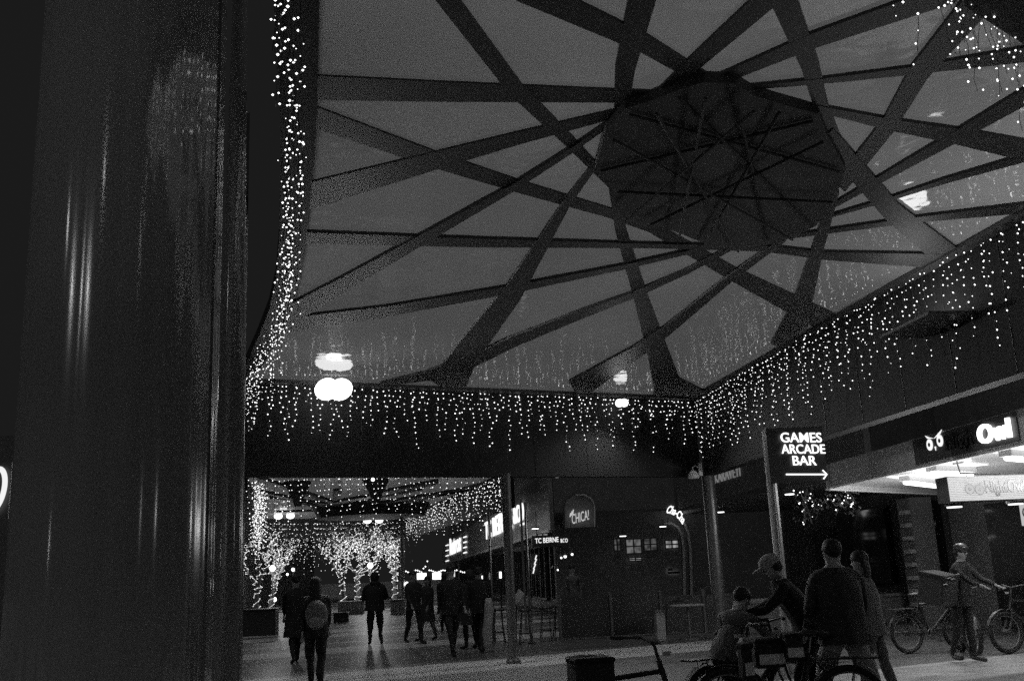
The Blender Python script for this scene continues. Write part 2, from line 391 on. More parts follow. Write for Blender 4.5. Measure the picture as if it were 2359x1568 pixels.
# ------------------------------------------------------------------ floodlights on the front fascia
def floodlight(pt, label, size, es, power, aim, group='floodlights on the front fascia', cone=140):
    t = thing('floodlight', label, 'floodlight', tuple(pt), 0, group)
    D = (Vector(aim)-Vector(pt)).normalized(); rot = D.to_track_quat('-Z', 'Y').to_matrix()
    for sx in (-1, 1):
        c = rot @ Vector((sx*size*.30, 0, 0)); c.z *= .3
        mb = MB(); mb.box(c, (size, size*.62, .07), rot); mb.build('lamp_head', M_black, t, bevel=.008)
        mb = MB(); mb.ell(c+D*.045, (size*.55, size*.62, .07), 20, 10, rot); mb.build('lens', glow('lamp_lens_%g' % es, es), t)
    MB().tube([(0, 0, 0), (0, .12, .14), (0, .2, .2)], .012, 6).build('bracket', M_black, t)
    l = bpy.data.lights.new('lamp', 'SPOT'); l.energy = power; l.spot_size = R(cone); l.spot_blend = .6; l.shadow_soft_size = .15
    lo = bpy.data.objects.new('lamp', l); COL.objects.link(lo); lo.parent = t; lo.location = D*.1; lo.rotation_euler = D.to_track_quat('-Z', 'Y').to_euler()
    return t
pl = aty(768, 893, 17.9); floodlight(pl, 'glaring twin floodlight on the left of the front fascia', .40, 10, 1500, (0.0, 13.5, 0))
pl = aty(1432, 924, 20.1); floodlight(pl, 'smaller twin floodlight on the right of the front fascia', .16, 8, 260, (4.2, 17, 0))
# ------------------------------------------------------------------ big polished columns on the left
def big_column(label, c, prof, m, seg=64):
    t = thing('polished_column', label, 'column', (c[0], c[1], 0), 0, 'polished steel columns at the left')
    mb = MB(); n_ = 256 if prof[0][0] > .3 else seg; fl_ = .012 if n_ == 256 else 0; vs = []
    for r_, z_ in prof:
        for k in range(n_):
            q = 2*math.pi*k/n_; r2 = r_*(1+fl_*abs(math.sin(q*9))+fl_*.4*math.sin(q*5+1)); vs.append((r2*math.cos(q), r2*math.sin(q), z_))
    mb.add(vs, [(i*n_+k, i*n_+(k+1) % n_, (i+1)*n_+(k+1) % n_, (i+1)*n_+k) for i in range(len(prof)-1) for k in range(n_)]+[list(range(n_))[::-1], [(len(prof)-1)*n_+k for k in range(n_)]])
    o = mb.build('shaft', m, t)
    for pg in o.data.polygons: pg.use_smooth = abs(pg.normal.z) < .9
    return t
a = aty(22, 1400, 6.0); b = aty(484, 1400, 6.0)
rr = (b.x-a.x)/2
t = big_column('huge polished dark steel column filling the left of the view', ((a.x+b.x)/2, 6.0), [(rr, 0), (rr, .01), (rr, .02), (rr, 11.98), (rr, 11.99), (rr, 12)], M_col)
mb = MB(); q = R(-12)
mb.bb(rr*math.cos(q)-.012, rr*math.cos(q)+.014, rr*math.sin(q)-.012, rr*math.sin(q)+.012, 0, 12)
mb.build('seam_strip', mat('seam_steel', .35, .2, 1), t)
b2 = aty(524, 1400, 7.2)
big_column('slimmer tapering polished column just right of the huge one', (b2.x, 7.2), [(.105, 0), (.105, .01), (.104, 1.5), (.098, 2.5), (.085, 3.6), (.07, 4.8), (.055, 6.5), (.05, 8.98), (.05, 9)], M_col)
b3 = aty(548, 1400, 9.0)
column((b3.x, 9.0), .028, 6.0, 'thin dark downpipe beside the tapering column', M_steel, group='thin posts beside the left columns')
for o in bpy.data.objects:
    if o.get('label') == 'thin dark downpipe beside the tapering column': o.name = 'downpipe'; o['category'] = 'pipe'
# ------------------------------------------------------------------ far canopy
far = thing('canopy_roof', 'second pale mall canopy hung with lights, seen through the gap below the near fascia', 'canopy', (-1, 45, ZR), 0)
fp = [(-4.95, 34.5), (-6.2, 46), (-7.47, 58.2), (.4, 62.5), (3.96, 35.9)]
fpv = [Vector((x, y, ZR)) for x, y in fp]
mb = MB(); mb.add(fpv, [(0, 4, 3, 2, 1)]); child_world(mb.build('roof_panel', M_roof2), far)
fc = Vector((-1.2, 50, ZR-.12))
for k in range(9):
    a = 2*math.pi*k/9+.3; p0 = fc+Vector((2.2*math.cos(a), 2.8*math.sin(a), 0))
    e1 = fc+Vector((4.6*math.cos(a+.7), 11*math.sin(a+.7), 0)); mb = MB()
    e1.x = max(-7, min(3.3 if e1.y < 45 else 1.2, e1.x)); e1.z = ZR-.15-.01*k
    t = (e1-p0).normalized(); n = Vector((-t.y, t.x, 0))*.13
    mb.prism([p0-n*.5, e1-n*1.4, e1+n*1.4, p0+n*.5], (0, 0, .1)); child_world(mb.build('roof_beam', M_beam), far)
for (x0_, y0_, x1_, y1_, ww) in ((590, 1104, 770, 1160, 9), (770, 1160, 880, 1140, 6), (880, 1138, 1010, 1112, 9), (1150, 1112, 900, 1166, 6), (1090, 1128, 800, 1172, 5), (620, 1150, 870, 1172, 5), (600, 1135, 760, 1168, 4)):
    P = [atz(x0_, y0_-ww/2, ZR-.2), atz(x0_, y0_+ww/2, ZR-.2), atz(x1_, y1_+ww/3, ZR-.2), atz(x1_, y1_-ww/3, ZR-.2)]
    mb = MB(); mb.prism(P, (0, 0, .12)); child_world(mb.build('roof_beam', M_beam), far)
mb = MB()
mb.lathe([(2.6, -.5), (2.9, 0), (2.9, .1)], 28, fc); child_world(mb.build('roof_hub', M_hub), far)
for px in (686, 866):                      # hanging dark funnels
    c = aty(px, 1150, 37.0); mb = MB(); mb.lathe([(.12, 4.3), (.22, 4.6), (.42, 5.0), (.5, 5.18)], 16, (c.x, c.y, 0)); child_world(mb.build('roof_funnel', M_beam), far)
strip([fpv[2], fpv[3]], .3, 4.1, ZR+.1, 'back_fascia', M_fascia, far, 1)
strip([fpv[3], fpv[4]], .3, 3.9, ZR+.1, 'side_fascia', M_fascia, far, 1)
strip([fpv[0], fpv[1], fpv[2]], .3, 4.6, ZR+.1, 'side_fascia', M_fascia, far, 1)
curtain('icicle lights along the front edge of the far canopy, strung across the gap', [fpv[0]+Vector((0, -.2, 0)), fpv[4]+Vector((0, -.2, 0))], 50, (1.9, .9, 1.5, 1.2), .016, M_bulb_far, dens=.17, wire=.006, sway=.06)
curtain('very dense icicle lights on the left edge of the far canopy', [fpv[0]+Vector((.3, 0, 0)), fpv[0]+Vector((.1, 4, 0)), fpv[1]], 70, (1.9, 1.4, 2.1), .017, M_bulb_far, scat=(-.3, .15), dens=.17, wire=.005, sway=.06)
curtain('dense icicle lights slanting along the right edge of the far canopy', [fpv[4]+Vector((-.1, 0, 0)), fpv[3]+Vector((-.1, 0, 0))], 95, (1.5, 1.0, .7, 1.25), .016, M_bulb_far, scat=(-.15, .1), dens=.15, wire=.005, sway=.06)
curtain('icicle lights along the back edge of the far canopy', [fpv[2]+Vector((0, -.3, 0)), fpv[3]+Vector((0, -.3, 0))], 80, (1.8, 1.3, .9, 2.1), .018, M_bulb_far, dens=.26, wire=.005, sway=.1)
curtain('faintest icicle lights beyond the far canopy, above the trees', [Vector((-11, 80, 6.2)), Vector((0, 84, 6.2))], 80, (3.2, 2.0, 3.8), .022, M_bulb_far, dens=.42, wire=.006, sway=.15)
# deck carrying the furthest curtain
t3 = thing('canopy_roof', 'furthest dark canopy behind the lit trees', 'canopy', (-5.5, 84, 6.4))
MB().bb(-6.5, 6.5, -3, 12, -.1, .3).build('roof_panel', M_fascia, t3)
for dx in (-6, 6): MB().lathe([(.15, -6.4), (.15, -.1)], 12, (dx, 0, 0)).build('post', M_black, t3)
for px, py, Y, es, sz, lab in ((655, 1188, 55, 30, .22, 'twin lamp at the left back of the far canopy'), (860, 1198, 56, 26, .22, 'twin lamp at the right back of the far canopy')):
    pt = aty(px, py, Y); t = thing('canopy_lamp', lab, 'lamp', tuple(pt), 0, 'twin lamps on the far canopy')
    for s in (-1, 1):
        MB().ell((s*.32, 0, 0), (sz, .12, .16), 12, 8).build('lamp_glass', glow('far_lamp', 6), t)
        MB().bb(s*.32-.2, s*.32+.2, .1, .2, -.1, .25).build('housing', M_black, t)
    l = bpy.data.lights.new('lamp', 'POINT'); l.energy = 110; l.shadow_soft_size = .2; lo = bpy.data.objects.new('lamp', l); COL.objects.link(lo); lo.parent = t; lo.location = (0, -.5, -.2)

# distant point lamps on poles
def street_lamp(px, py, Y, r, lab, es=20, pole=True, e=0):
    pt = aty(px, py, Y); t = thing('street_lamp', lab, 'street lamp', (pt.x, pt.y, 0), 0, 'small bright lamps down the mall')
    MB().ell((0, 0, pt.z), (r, r, r), 12, 8).build('globe', glow('globe_%g' % es, es), t)
    MB().tube([(0, .05, 0), (0, .05, pt.z-r*.9)] if pole else [(0, .05, pt.z+r*.9), (0, .05, pt.z+.9)], .04, 8).build('pole' if pole else 'stem', M_black, t)
    if not pole: t.name = 'hanging_lamp'; t['category'] = 'lamp'
    if e:
        l = bpy.data.lights.new('lamp', 'POINT'); l.energy = e; l.shadow_soft_size = .2; lo = bpy.data.objects.new('lamp', l); COL.objects.link(lo); lo.parent = t; lo.location = (0, -r-.15, pt.z)
for args in ((628, 1308, 60, .17, 'brightest globe lamp among the left lit trees', 8, True, 200), (675, 1311, 62, .1, 'small globe lamp right of the brightest one', 8), (662, 1322, 70, .08, 'tiny globe lamp low between the left trees and the crowd'),
             (853, 1302, 57, .16, 'bright globe lamp among the right lit trees', 8, True, 150), (632, 1380, 64, .14, 'low glaring lamp near the ground behind the left trees', 8),
             (645, 1222, 70, .11, 'globe lamp under the left twin lamp', 8, False), (847, 1222, 70, .11, 'globe lamp under the right twin lamp', 8, False), (797, 1249, 75, .12, 'globe lamp at the top of the right lit trees', 8, False),
             (886, 1252, 74, .08, 'small globe lamp right of the right lit trees', 8, False), (859, 1104, 34.0, .06, 'bright round lamp on top of the hanging funnel', 8, False), (937, 1344, 50, .1, 'small lamp standing just right of the lit trees')):
    street_lamp(*args)

# ------------------------------------------------------------------ trees wrapped in lights
def lit_tree(lab, base, h, spread, seed, nb, crown=1.0, split=.35, dens=.10, r=.016):
    rg = random.Random(seed); t = thing('lit_tree', lab, 'tree', (base[0], base[1], 0), 0, 'trees wrapped in fairy lights')
    tr = MB(); lf = MB()
    def branch(p, d, L, rad, lev):
        pts = [p.copy()]; rs = [rad]; n = 5
        for k in range(n):
            d = (d+Vector((rg.uniform(-.25, .25), rg.uniform(-.25, .25), rg.uniform(-.05, .16)))*(.5 if lev == 0 else .8)).normalized()
            p = p+d*L/n; pts.append(p.copy()); rs.append(rad*(1-.5*(k+1)/n))
        tr.tube(pts, rs, 6)
        steps = int(L/dens*1.25); li = MB()
        for k in range(steps):
            f = k/steps*n; i = min(int(f), n-1); q = pts[i].lerp(pts[i+1], f-i); ang = k*1.3
            rr_ = rs[i]+.03+(.12 if lev else .05)*rg.random()
            li.octa(q+Vector((math.cos(ang)*rr_, math.sin(ang)*rr_, rg.uniform(-.1, .1))), r*rg.choice((.7, 1, 1.2)))
        wr = [Vector(li.v[j*6])-Vector((r, 0, 0)) for j in range(steps)]
        if steps > 2: li.tube(wr, .004, 3)
        strings.append(li)
        if lev >= 2:
            for k in range(22):
                c = p+Vector((rg.gauss(0, .45), rg.gauss(0, .45), rg.gauss(0, .35))); a = rg.uniform(0, 6.3); s = rg.uniform(.08, .2)
                lf.add([c, c+Vector((math.cos(a)*s, math.sin(a)*s, rg.uniform(-.1, .1))), c+Vector((math.cos(a+1)*s, math.sin(a+1)*s, rg.uniform(-.1, .12)))], [(0, 1, 2)])
            return
        for k in range(nb):
            a = 2*math.pi*(k+rg.random()*.6)/nb; dd = Vector((math.cos(a)*spread, math.sin(a)*spread*.8, .75+.3*rg.random())).normalized()
            if lev: dd = (dd+d*.8).normalized()
            branch(pts[-1-(k % 2)], dd, L*(.75 if lev else crown)*rg.uniform(.75, 1.15), rs[-1]*.8, lev+1)
    strings = []
    branch(Vector((0, 0, 0)), Vector((rg.uniform(-.1, .1), 0, 1)), h*split, .16, 0)
    tr.build('trunk', mat('bark', .08, .9, 0, .5, 12), t)
    for li in strings: li.build('light_string', M_bulb_far, t)
    lf.build('crown', mat('leaves', .06, .6), t)
for lab, px, Y, h, sp, sd, nb, cr in (
    ('leftmost tree wrapped in lights, beside the dark box', 592, 56, 5.4, .5, 3, 3, .9), ('tree wrapped in lights directly behind the brightest globe lamp', 622, 60, 5.0, .6, 5, 4, .9),
    ('tree wrapped in lights with branches fanning far left over the walkers', 792, 56, 5.2, .9, 8, 4, .95), ('middle tree of the right lit group, trunk beside the planter', 824, 58, 5.6, .6, 11, 4, .9),
    ('tall tree wrapped in lights behind the man in the middle', 862, 62, 6.0, .6, 14, 4, .9), ('rightmost tree wrapped in lights, beside the slim far post', 912, 58, 5.4, .42, 18, 4, .9)):
    b = aty(px, 1400, Y); lit_tree(lab, (b.x, b.y), h, sp, sd, nb, cr)
# far planters / boxes / benches
def crate(name, lab, cat, x0, x1, y_top, y_bot, dep, m, lid=True):
    a = atz(x0, y_bot, 0); b = atz(x1, y_bot, 0); Y = a.y; top = aty((x0+x1)/2, y_top, Y).z; b = aty(x1, y_bot, Y)
    t = thing(name, lab, cat, ((a.x+b.x)/2, Y+dep/2, 0)); w_ = b.x-a.x
    MB().bb(-w_/2, w_/2, -dep/2, dep/2, 0, top-.05).build('body', m, t, bevel=.02)
    MB().bb(-w_/2-.03, w_/2+.03, -dep/2-.03, dep/2+.03, top-.048, top).build('top', m, t, bevel=.01)
    return t
crate('planter_box', 'pale timber planter at the foot of the right lit trees', 'planter', 778, 838, 1384, 1416, 1.2, mat('timber', .35, .7, 0, .3, 10))
crate('planter_box', 'small pale planter under the rightmost lit tree', 'planter', 900, 930, 1380, 1415, 1.2, MATS['timber'])
crate('storage_box', 'large dark box standing at the left beside the columns', 'box', 556, 634, 1402, 1466, 1.0, M_black)
crate('bench', 'low dark bench between the walking woman and the right lit trees', 'bench', 768, 802, 1410, 1434, .6, M_black)
# slim far posts
for i, (x, y0, y1, Y, lab) in enumerate(((929, 1190, 1400, 50, 'slim grey post at the right end of the far canopy'), (1225, 1155, 1480, 24, 'thin steel post in front of the shop entrance'),
                                   (1212, 1150, 1440, 30, 'dark awning post left of the thin steel post'), (1060, 1290, 1400, 38, 'dark awning post behind the crowd'), (1136, 1160, 1440, 26.5, 'shiny awning post just left of the dark column'))):
    a = aty(x, y1, Y); b = aty(x, y0, Y); t = thing('post', lab, 'post', (a.x, a.y, 0), 0, 'slim posts along the shops')
    MB().lathe([(.035 if i else .09, 0), (.035 if i else .09, b.z)], 12).build('shaft', M_steel if i in (1, 4) else M_mid, t); MB().lathe([(.1, 0), (.1, .02)], 12).build('base_plate', M_black, t)

# ------------------------------------------------------------------ TC shop building
tc = thing('shop_building', 'long shop building with the big lit name on its deep awning', 'building', (5.2, 36, 0))
def part(name, mb, m, par, **k): return child_world(mb.build(name, m, **k), par)
mb = MB(); mb.bb(6.6, 16, 36.0, 130, 0, 9.5); part('wall', mb, M_dark, tc)
mb = MB(); mb.bb(5.2, 5.34, 34.0, 118, 2.95, 4.95); part('awning_fascia', mb, M_mid, tc)
mb = MB(); mb.bb(5.36, 6.58, 34.3, 118, 3.0, 3.12); part('awning_soffit', mb, mat('soffit', .2, .5), tc)
mb = MB(); mb.bb(5.12, 5.198, 34.0, 118, 2.9, 3.0); part('awning_edge', mb, M_light, tc)
mb = MB(); mb.bb(5.36, 9.6, 34.0, 34.14, 3.55, 5.2); part('end_fascia', mb, M_dark, tc)
for k in range(12):
    y = 38+k*6.2
    mb = MB(); mb.bb(6.5, 6.58, y, y+4.6, .5, 2.7); fr = part('window', mb, M_glass, tc)
    mb = MB()
    for yy in (y, y+1.5, y+3.05, y+4.55): mb.bb(6.42, 6.49, yy, yy+.06, .4, 2.8)
    mb.bb(6.43, 6.488, y+.06, y+4.55, .4, .5); mb.bb(6.43, 6.488, y+.06, y+4.55, 2.7, 2.8)
    o = mb.build('frame', M_black); o.parent = fr
# lit name
t = thing('illuminated_sign', 'large white lit letters of the shop name TC BEIRNE & CO on the long awning', 'sign', (5.15, 50, 3.57))
mb = MB(); add_text(mb, 'TC BEIRNE', (5.13, 58.4, 3.55), (5.13, 44.6, 3.55), (0, 0, .98), .05, bold=.012); child_world(mb.build('lettering', glow('big_letters', 1.2)), t)
mb = MB(); add_text(mb, '&CO', (5.13, 43.9, 3.68), (5.13, 40.3, 3.68), (0, 0, .72), .05, bold=.012); mb.bb(5.1, 5.13, 41.7, 40.4, 3.5, 3.58); child_world(mb.build('lettering', MATS['big_letters']), t)
# small script sign with dashes
t = thing('neon_sign', 'glowing script sign with short dashes each side, far along the awning', 'sign', (5.13, 88, 4))
XN = 5.12
bl = atx(1037, 1279, XN); br = atx(1062, 1262, XN); mb = MB(); add_text(mb, 'Retros', bl, Vector((XN, br.y, bl.z)), (0, 0, 1.55), .05, bold=.02, shear=.1); child_world(mb.build('lettering', glow('neon_script', 1.2)), t)
mb = MB()
for k in range(4):
    for sx in (1027, 1068):
        p = atx(sx, 1262-(7 if sx > 1050 else -12)+k*12-18, XN-.01); q = atx(sx+6, 1262-(9 if sx > 1050 else -10)+k*12-18, XN-.01); mb.tube([p, q], .05, 6)
child_world(mb.build('dashes', MATS['neon_script']), t)
# hanging sign over entrance
Yh = 33.6
t = thing('hanging_sign', 'small dark hanging sign with white TC BEIRNE & CO letters over the entrance', 'sign', tuple(aty(1270, 1246, Yh)))
a = aty(1226, 1260, Yh); b = aty(1314, 1258, Yh); zt = aty(1270, 1232, Yh).z
mb = MB(); mb.bb(a.x, b.x, Yh, Yh+.12, a.z, zt); part('board', mb, M_black, t)
mb = MB(); a = aty(1233, 1251, Yh-.01); b = aty(1287, 1250, Yh-.01); add_text(mb, 'TC BEIRNE', a, Vector((b.x, b.y, a.z+.02)), (0, 0, .165), .01, bold=.01)
a = aty(1291, 1249, Yh-.01); b = aty(1308, 1248.5, Yh-.01); add_text(mb, '&CO', a, Vector((b.x, b.y, a.z)), (0, 0, .13), .01, bold=.01); part('lettering', mb, glow('sign_letters', 1.1), t)
for hx in (1236, 1300): mb = MB(); a = aty(hx, 1237, Yh+.14); mb.bb(a.x, a.x+.02, a.y, a.y+.02, a.z-.1, 3.6); part('hanger', mb, M_black, t)
# Chica sign
Yc = 33.5
t = thing('wall_sign', 'arched panel with the dim white word CHICA! above the entrance corner', 'sign', tuple(aty(1335, 1190, Yc)))
arch = [aty(1302, 1216, Yc+.2), aty(1370, 1212, Yc+.2), aty(1370, 1165, Yc+.2), aty(1362, 1148, Yc+.2), aty(1345, 1139, Yc+.2), aty(1325, 1140, Yc+.2), aty(1308, 1150, Yc+.2), aty(1302, 1168, Yc+.2)]
mb = MB(); mb.prism(arch, (0, .15, 0)); part('panel', mb, M_brick, t)
mb = MB(); mb.tube([p+Vector((0, -.02, 0)) for p in arch[1:6]], .025, 6); part('rim', mb, M_light, t)
mb = MB(); a = aty(1318, 1207, Yc); b = aty(1357, 1196, Yc); add_text(mb, 'CHICA!', a, b, (0, 0, .33), .02, bold=.0)
for k in range(3): p = aty(1313+k*3, 1190-k*3, Yc); q = aty(1315+k*3, 1181-k*4, Yc); mb.tube([p, q], .02, 6)
part('lettering', mb, glow('dim_neon', .55), t)

# ------------------------------------------------------------------ corner cafe (behind, between the two awnings)
YB = 34.0
cafe = thing('cafe_building', 'dark cafe frontage with small lit windows under an awning, centre right', 'building', (8, YB+.2, 0))
mb = MB(); mb.bb(5.4, 13.5, YB+.5, YB+.9, 0, 3.5); part('wall', mb, M_dark, cafe)
def lit_win(x0, x1, y0, y1, e, lab=None, cross=True, par=cafe, Y=YB+.45, nz=.6):
    a = aty(x0, y1, Y); b = aty(x1, y0, Y); mb = MB(); mb.bb(a.x, b.x, Y, Y+.04, a.z, b.z)
    wn = part('window', mb, glow('win_%g' % e, e, True, nz, 6), par)
    mb = MB(); th = .02
    for xx in (a.x, b.x, (a.x+b.x)/2): mb.bb(xx-th, xx+th, Y-.04, Y-.002, a.z-th, b.z+th)
    for i, zz in enumerate((a.z, b.z, (a.z+b.z)/2)): mb.bb(a.x+th if 1 else 0, (a.x+b.x)/2-th, Y-.036, Y-.003, zz-th, zz+th); mb.bb((a.x+b.x)/2+th, b.x-th, Y-.036, Y-.003, zz-th, zz+th)
    o = mb.build('window_frame', M_black); o.parent = wn
lit_win(1443, 1476, 1240, 1275, .10); lit_win(1449, 1478, 1283, 1292, .30); lit_win(1415, 1428, 1240, 1268, .07); lit_win(1484, 1512, 1238, 1268, .06)
lit_win(1533, 1562, 1243, 1263, .25); lit_win(1238, 1262, 1228, 1239, .3, par=tc, Y=YB+.15, nz=.2)
lit_win(1539, 1565, 1316, 1320, .6); lit_win(1539, 1547, 1309, 1313, .9)
# arched door surround
mb = MB(); pts = [aty(x, y, YB+.3) for x, y in ((1578, 1440), (1577, 1330), (1576, 1265), (1571, 1232), (1560, 1213), (1545, 1205), (1530, 1207))]
mb.tube(pts, .05, 6); pts2 = [aty(x, y, YB+.3) for x, y in ((1595, 1440), (1593, 1330), (1591, 1265), (1586, 1228), (1577, 1205), (1560, 1190))]; mb.tube(pts2, .05, 6); part('door_arch', mb, mat('arch_trim', .5, .4, 0, .2), cafe)
# Cha-Cha neon following the arch
t = thing('neon_sign', 'glowing white Cha-Cha script curving down over the arched doorway', 'sign', tuple(aty(1552, 1190, YB)))
mb = MB(); a = aty(1534, 1181, YB); b = aty(1574, 1204, YB)
add_text(mb, 'Cha-Cha', a, b, (aty(1540, 1163, YB)-aty(1534, 1181, YB))*1.0, .03, bold=.02, shear=.3, warp=lambda u, v: (u, v+.35*math.sin(u*math.pi)-.25*u)); part('lettering', mb, glow('cha_neon', 1.3), t)

# ------------------------------------------------------------------ right shops with KARAVEYI sign
rs_ = thing('shop_building', 'dark shop row with an unlit raised-letter sign on its awning, right of the corner column', 'building', (9.8, 26, 0))
mb = MB(); mb.bb(13.3, 18, 22.6, 33.9, 0, 9); part('wall', mb, M_dark, rs_)
mb = MB(); mb.bb(9.6, 9.74, 19.5, 33.6, 3.5, 4.9); part('awning_fascia', mb, M_dark, rs_)
mb = MB(); mb.bb(9.76, 13.28, 19.5, 33.6, 3.3, 3.42); part('awning_soffit', mb, MATS['soffit'], rs_)
mb = MB(); mb.bb(13.1, 13.28, 23.4, 25.2, .9, 2.9); mb.bb(13.1, 13.28, 26, 29, .9, 2.9); part('window', mb, M_glass, rs_)
mb = MB(); mb.bb(13.1, 13.28, 29.6, 30.8, 0, 2.5); part('door', mb, M_black, rs_)
t = thing('wall_sign', 'unlit pale letters, faint glow added, along the dark awning right of the corner column', 'sign', (9.58, 28.5, 4.1))
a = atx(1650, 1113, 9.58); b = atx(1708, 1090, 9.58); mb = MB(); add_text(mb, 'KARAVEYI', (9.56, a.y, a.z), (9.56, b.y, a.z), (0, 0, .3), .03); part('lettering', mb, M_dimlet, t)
# recessed downlights
for i, (x, y, Y, e, lab) in enumerate(((1435, 1235, 33.2, 2.5, 'left of the cafe windows'), (1527, 1213, 33.0, 2.5, 'beside the script neon sign'), (1660, 1180, 30.5, 3.5, 'right of the corner column'), (1819, 1139, 23.5, 3.5, 'under the arcade sign'),
                             (1383, 1061, 33.0, 1.6, 'highest above the entrance'), (1286, 1099, 33.0, 1.4, 'above the small hanging sign'), (1233, 1218, 33.0, 3, 'at the entrance awning'), (2199, 1169, 14.3, 1.5, 'below the left end of the lightbox sign'), (2340, 1162, 14.6, 1.5, 'below the lightbox sign at the right edge'))):
    p = aty(x, y, Y); t = thing('ceiling_downlight', 'small flat downlight glowing '+lab, 'ceiling light', tuple(p), 0, 'small flat downlights under the awnings')
    MB().lathe([(.11, 0), (.11, .02)], 16).build('diffuser', glow('down_%g' % e, e), t); MB().lathe([(.135, .021), (.135, .06)], 16).build('rim', M_black, t)
    MB().tube([(0, 0, .06), (0, 0, .25)], .01, 5).build('stem', M_black, t)
# lamp on corner column
p = aty(1597, 1094, 20.7)
t = thing('wall_lamp', 'pale dome lamp on a curved arm beside the corner column', 'lamp', tuple(p))
MB().lathe([(.12, -.07), (.115, 0), (.07, .08), (.02, .11)], 16).build('shade', mat('white_enamel', .75, .4, 0, .05), t)
MB().tube([(0, 0, .1), (0.0, 0, .17), (.05, 0, .2), (.14, 0, .17), (.16, 0, .22)], .015, 8).build('arm', MATS['white_enamel'], t)
MB().bb(.13, .2, -.03, .05, -.02, .26).build('bracket', MATS['white_enamel'], t)

# ------------------------------------------------------------------ arcade sign on its pole
YA = 14.5
bp_ = aty(1797, 1200, YA)
t = thing('pole_sign', 'neon GAMES ARCADE BAR sign with an arrow on a black board and grey pole', 'sign', (bp_.x, YA+.12, 0))
a = aty(1776, 1112, YA); b = aty(1908, 1108, YA); zt = aty(1840, 984, YA).z
mb = MB(); mb.bb(a.x, b.x, YA, YA+.1, a.z, zt); part('board', mb, mat('sign_black', .012, .4), t)
mb = MB()
for s, x0_, x1_, yb_, yt_ in (('GAMES', 1799, 1893, 1018.5, 996), ('ARCADE', 1801, 1901, 1044.5, 1023), ('BAR', 1827, 1881, 1071, 1049.5)):
    p0 = aty(x0_, yb_, YA-.03); p1 = aty(x1_, yb_, YA-.03); pt = aty(x0_, yt_, YA-.03)
    add_text(mb, s, p0, p1, (0, 0, (pt-p0).z), .02, bold=.004)
part('lettering', mb, M_neon, t)
mb = MB(); p0 = aty(1811, 1092, YA-.03); p1 = aty(1905, 1092, YA-.03); mb.tube([p0, p1], .011, 8)
mb.tube([p1+Vector((-.06, 0, .065)), p1, p1+Vector((-.06, 0, -.065))], .011, 8); part('arrow', mb, M_neon, t)
mb = MB(); mb.lathe([(.075, 0), (.075, .01), (.075, zt-.03), (.075, zt-.02)], 20, (bp_.x, YA+.18, 0)); o = part('pole', mb, mat('pole_grey', .5, .3, .6, .1), t)
for pg in o.data.polygons: pg.use_smooth = abs(pg.normal.z) < .5

# ------------------------------------------------------------------ corner shop with lit awning
P1 = Vector((8.37, 18.6, 0)); P2 = Vector((8.0, 9.0, 0)); FD = (P2-P1).normalized(); FN = Vector((FD.y, -FD.x, 0)); FN = FN if FN.x < 0 else -FN
ow = thing('corner_shop', 'brightly lit corner shop with a wide white awning at the right edge', 'building', (8.4, 18.5, 0))
Q = Vector((12.4, 21.6, 0)); Q2 = Vector((12.4, 9.0, 0))
def up(v, z): return Vector((v.x, v.y, z))
mb = MB(); mb.prism([up(P1, 2.97), up(P2, 2.97), up(P2, 3.4), up(P1, 3.4)], -FN*.08); part('awning_fascia', mb, mat('fascia_grey', .6, .45, .1, .15, 2), ow)
so_p = [up(P1-FN*.09, 3.0), up(P2-FN*.09, 3.0), up(Q2, 3.0), up(Q, 3.0)]
mb = MB(); mb.prism(so_p, (0, 0, .05)); part('awning_soffit', mb, mat('soffit_white', .75, .18, .25, .06, 3), ow)
e0 = P1+Vector((-.01, .01, 0)); ed = (Q-P1).normalized(); en = Vector((-ed.y, ed.x, 0))
mb = MB(); mb.prism([up(e0, 2.94), up(Q, 2.94), up(Q, 3.4), up(e0, 3.4)], en*.08); part('awning_end', mb, MATS['fascia_grey'], ow)
mb = MB(); mb.prism([up(e0, 2.90), up(Q, 2.90), up(Q, 2.935), up(e0, 2.935)], en*.1); part('awning_edge', mb, mat('white_trim', .8, .3, .0, .05), ow)
mb = MB(); mb.prism([up(P1, 2.93), up(P2, 2.93), up(P2, 2.965), up(P1, 2.965)], -FN*.06); part('awning_edge', mb, MATS['white_trim'], ow)
mb = MB(); mb.bb(12.6, 17, 8, 21.9, 0, 8); part('wall', mb, mat('shop_wall', .16, .7, 0, .3, 3), ow)
lx = [aty(2112, 1000, 15), ]
n_ = FN
def fa(x, y, off=.02): return atplane(x, y, up(P1, 3)+FN*off, FN)
a = fa(2108, 1052, .012); b = fa(2345, 984, .012)
mb = MB(); mb.prism([up(a, 2.995), up(b, 2.995), up(b, 3.385), up(a, 3.385)], FN*.006); part('fascia_panel', mb, M_black, ow)
